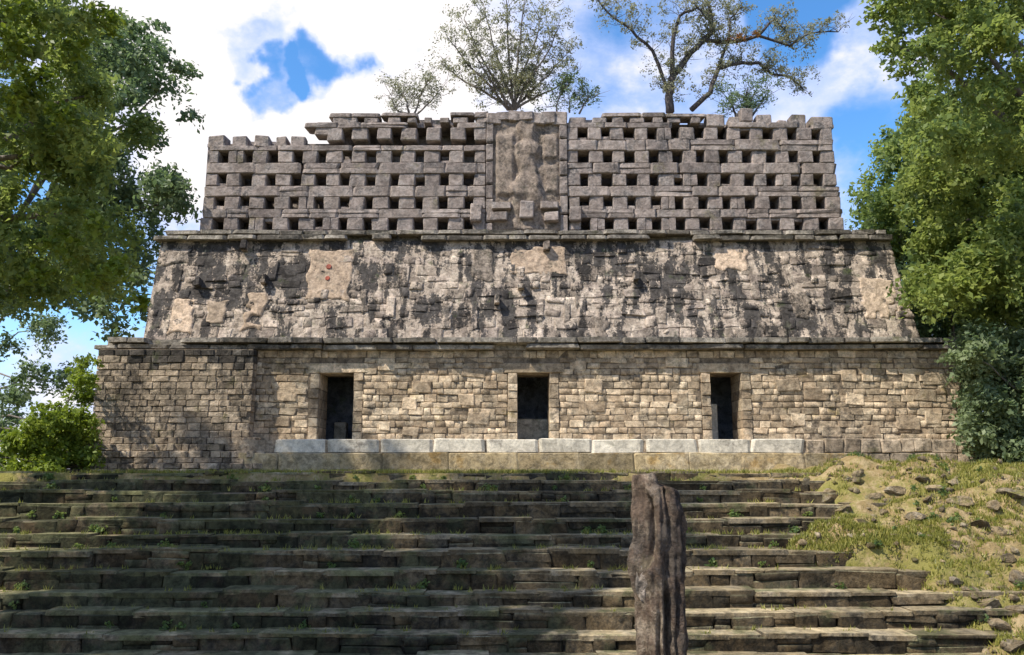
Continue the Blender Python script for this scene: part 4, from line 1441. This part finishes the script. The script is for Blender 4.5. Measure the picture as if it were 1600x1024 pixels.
# small rubble
Vs, Fs, Ts, b = [], [], [], 0
rb = []
for me in ROCKS:
    V = np.empty(len(me.vertices) * 3, np.float32); me.vertices.foreach_get('co', V)
    F = np.empty(len(me.loops), np.int32); me.loops.foreach_get('vertex_index', F)
    rb.append((V.reshape(-1, 3), F.reshape(-1, 3)))
for _ in range(300):
    y = random.uniform(11.0, 17.4)
    x = right_edge(y) + abs(random.gauss(0, 2.6)) - 0.3
    if x > 13: continue
    s_ = random.uniform(0.05, 0.16)
    Vr, Fr = rb[random.randrange(8)]
    R = np.array(Euler((jr(0.5), jr(0.5), random.uniform(0, 6.28))).to_matrix(), np.float32)
    V = (Vr * np.array((s_ * 1.3, s_, s_ * 0.75), np.float32)) @ R.T + np.array((x, y, max(ground_z(x, y), 0) + s_ * 0.12), np.float32)
    Vs.append(V); Fs.append(Fr + b); Ts.append(np.full(len(V), random.random(), np.float32)); b += len(V)
link('rubble', mesh_np('rubble', np.concatenate(Vs), np.concatenate(Fs), np.concatenate(Ts)), M['rock'], kind='stuff')


def blades(pts, h0, h1, name):
    n = len(pts)
    P = np.array(pts, float)
    reps = 7
    P = np.repeat(P, reps, 0)
    P[:, 0] += RNG.normal(0, 0.035, len(P))
    P[:, 1] += RNG.normal(0, 0.03, len(P))
    a = RNG.uniform(0, 6.28, len(P))
    hgt = RNG.uniform(h0, h1, len(P))
    lean = RNG.normal(0, 0.35, (len(P), 2)) * hgt[:, None]
    wd = 0.008 + 0.006 * RNG.random(len(P))
    side = np.stack([np.cos(a) * wd, np.sin(a) * wd, np.zeros(len(P))], 1)
    top = P + np.concatenate([lean, hgt[:, None]], 1)
    V = np.stack([P - side, P + side, top], 1).reshape(-1, 3)
    F = np.arange(len(P) * 3).reshape(-1, 3)
    T = np.repeat(np.clip(RNG.normal(0.5, 0.25, len(P)), 0, 1), 3)
    return mesh_np(name, V, F, T)


pts = []
while len(pts) < 7500:
    y = random.uniform(11.2, 17.6)
    x = right_edge(y) + random.uniform(-0.3, 6.5)
    f = bumps(x * 2.1 + 5, y * 2.1) + 0.02
    if f < random.uniform(-0.12, 0.06): continue
    pts.append((x, y, ground_z(x, y)))
for _ in range(1500):          # the green pocket on the wide tread
    x = random.uniform(4.5, 7.4)
    y = random.uniform(14.05, 14.9)
    pts.append((x, y, ground_z(x, y)))
link('grass', blades(pts, 0.03, 0.10, 'grass'), M['grass'], kind='stuff')
pts = []
for k in range(0, 11):         # tufts in the joints of the steps
    for _ in range(95 if k not in (5, 6) else 240):
        x = random.uniform(-11.5, right_edge(STEP_Y[k]))
        c_ = math.sin(x * 1.7 + k * 2.1) + math.sin(x * 0.63 + k)
        if c_ < random.uniform(-1.2, 1.2): continue
        pts.append((x, STEP_Y[k] + random.uniform(0.06, 0.40), STEP_Z[k] - 0.01))
for _ in range(900):           # terrace edge
    x = random.uniform(-9, 11)
    pts.append((x, random.uniform(16.9, 17.8), TERR - 0.02))
for _ in range(1500):
    x = random.uniform(-9, 11)
    if math.sin(x * 1.9) + math.sin(x * 0.7 + 2) < random.uniform(-1.4, 1.2): continue
    pts.append((x, PLAT_Y - abs(random.gauss(0, 0.25)) - 0.09, TERR - 0.02))
link('step_weeds', blades(pts, 0.03, 0.11, 'step_weeds'), M['grass'], kind='stuff')
# mossy plant pads on the risers, low weeds on the bank
cl = []
for _ in range(70):
    y = random.uniform(11.5, 17.2)
    x = right_edge(y) + random.uniform(0.2, 5.5)
    cl.append((Vector((x, y, ground_z(x, y) + 0.02)), random.uniform(0.06, 0.16), random.uniform(0.0, 0.6)))
for _ in range(60):
    k = random.randrange(1, 11)
    x = random.uniform(-9.5, 6.0)
    cl.append((Vector((x, STEP_Y[k] + 0.42, STEP_Z[k] + 0.05)), random.uniform(0.06, 0.14), random.uniform(0.2, 0.6)))
link('small_ferns', crown_mesh('small_ferns', cl, 0.05, 0.7), M['leaf'], kind='stuff')
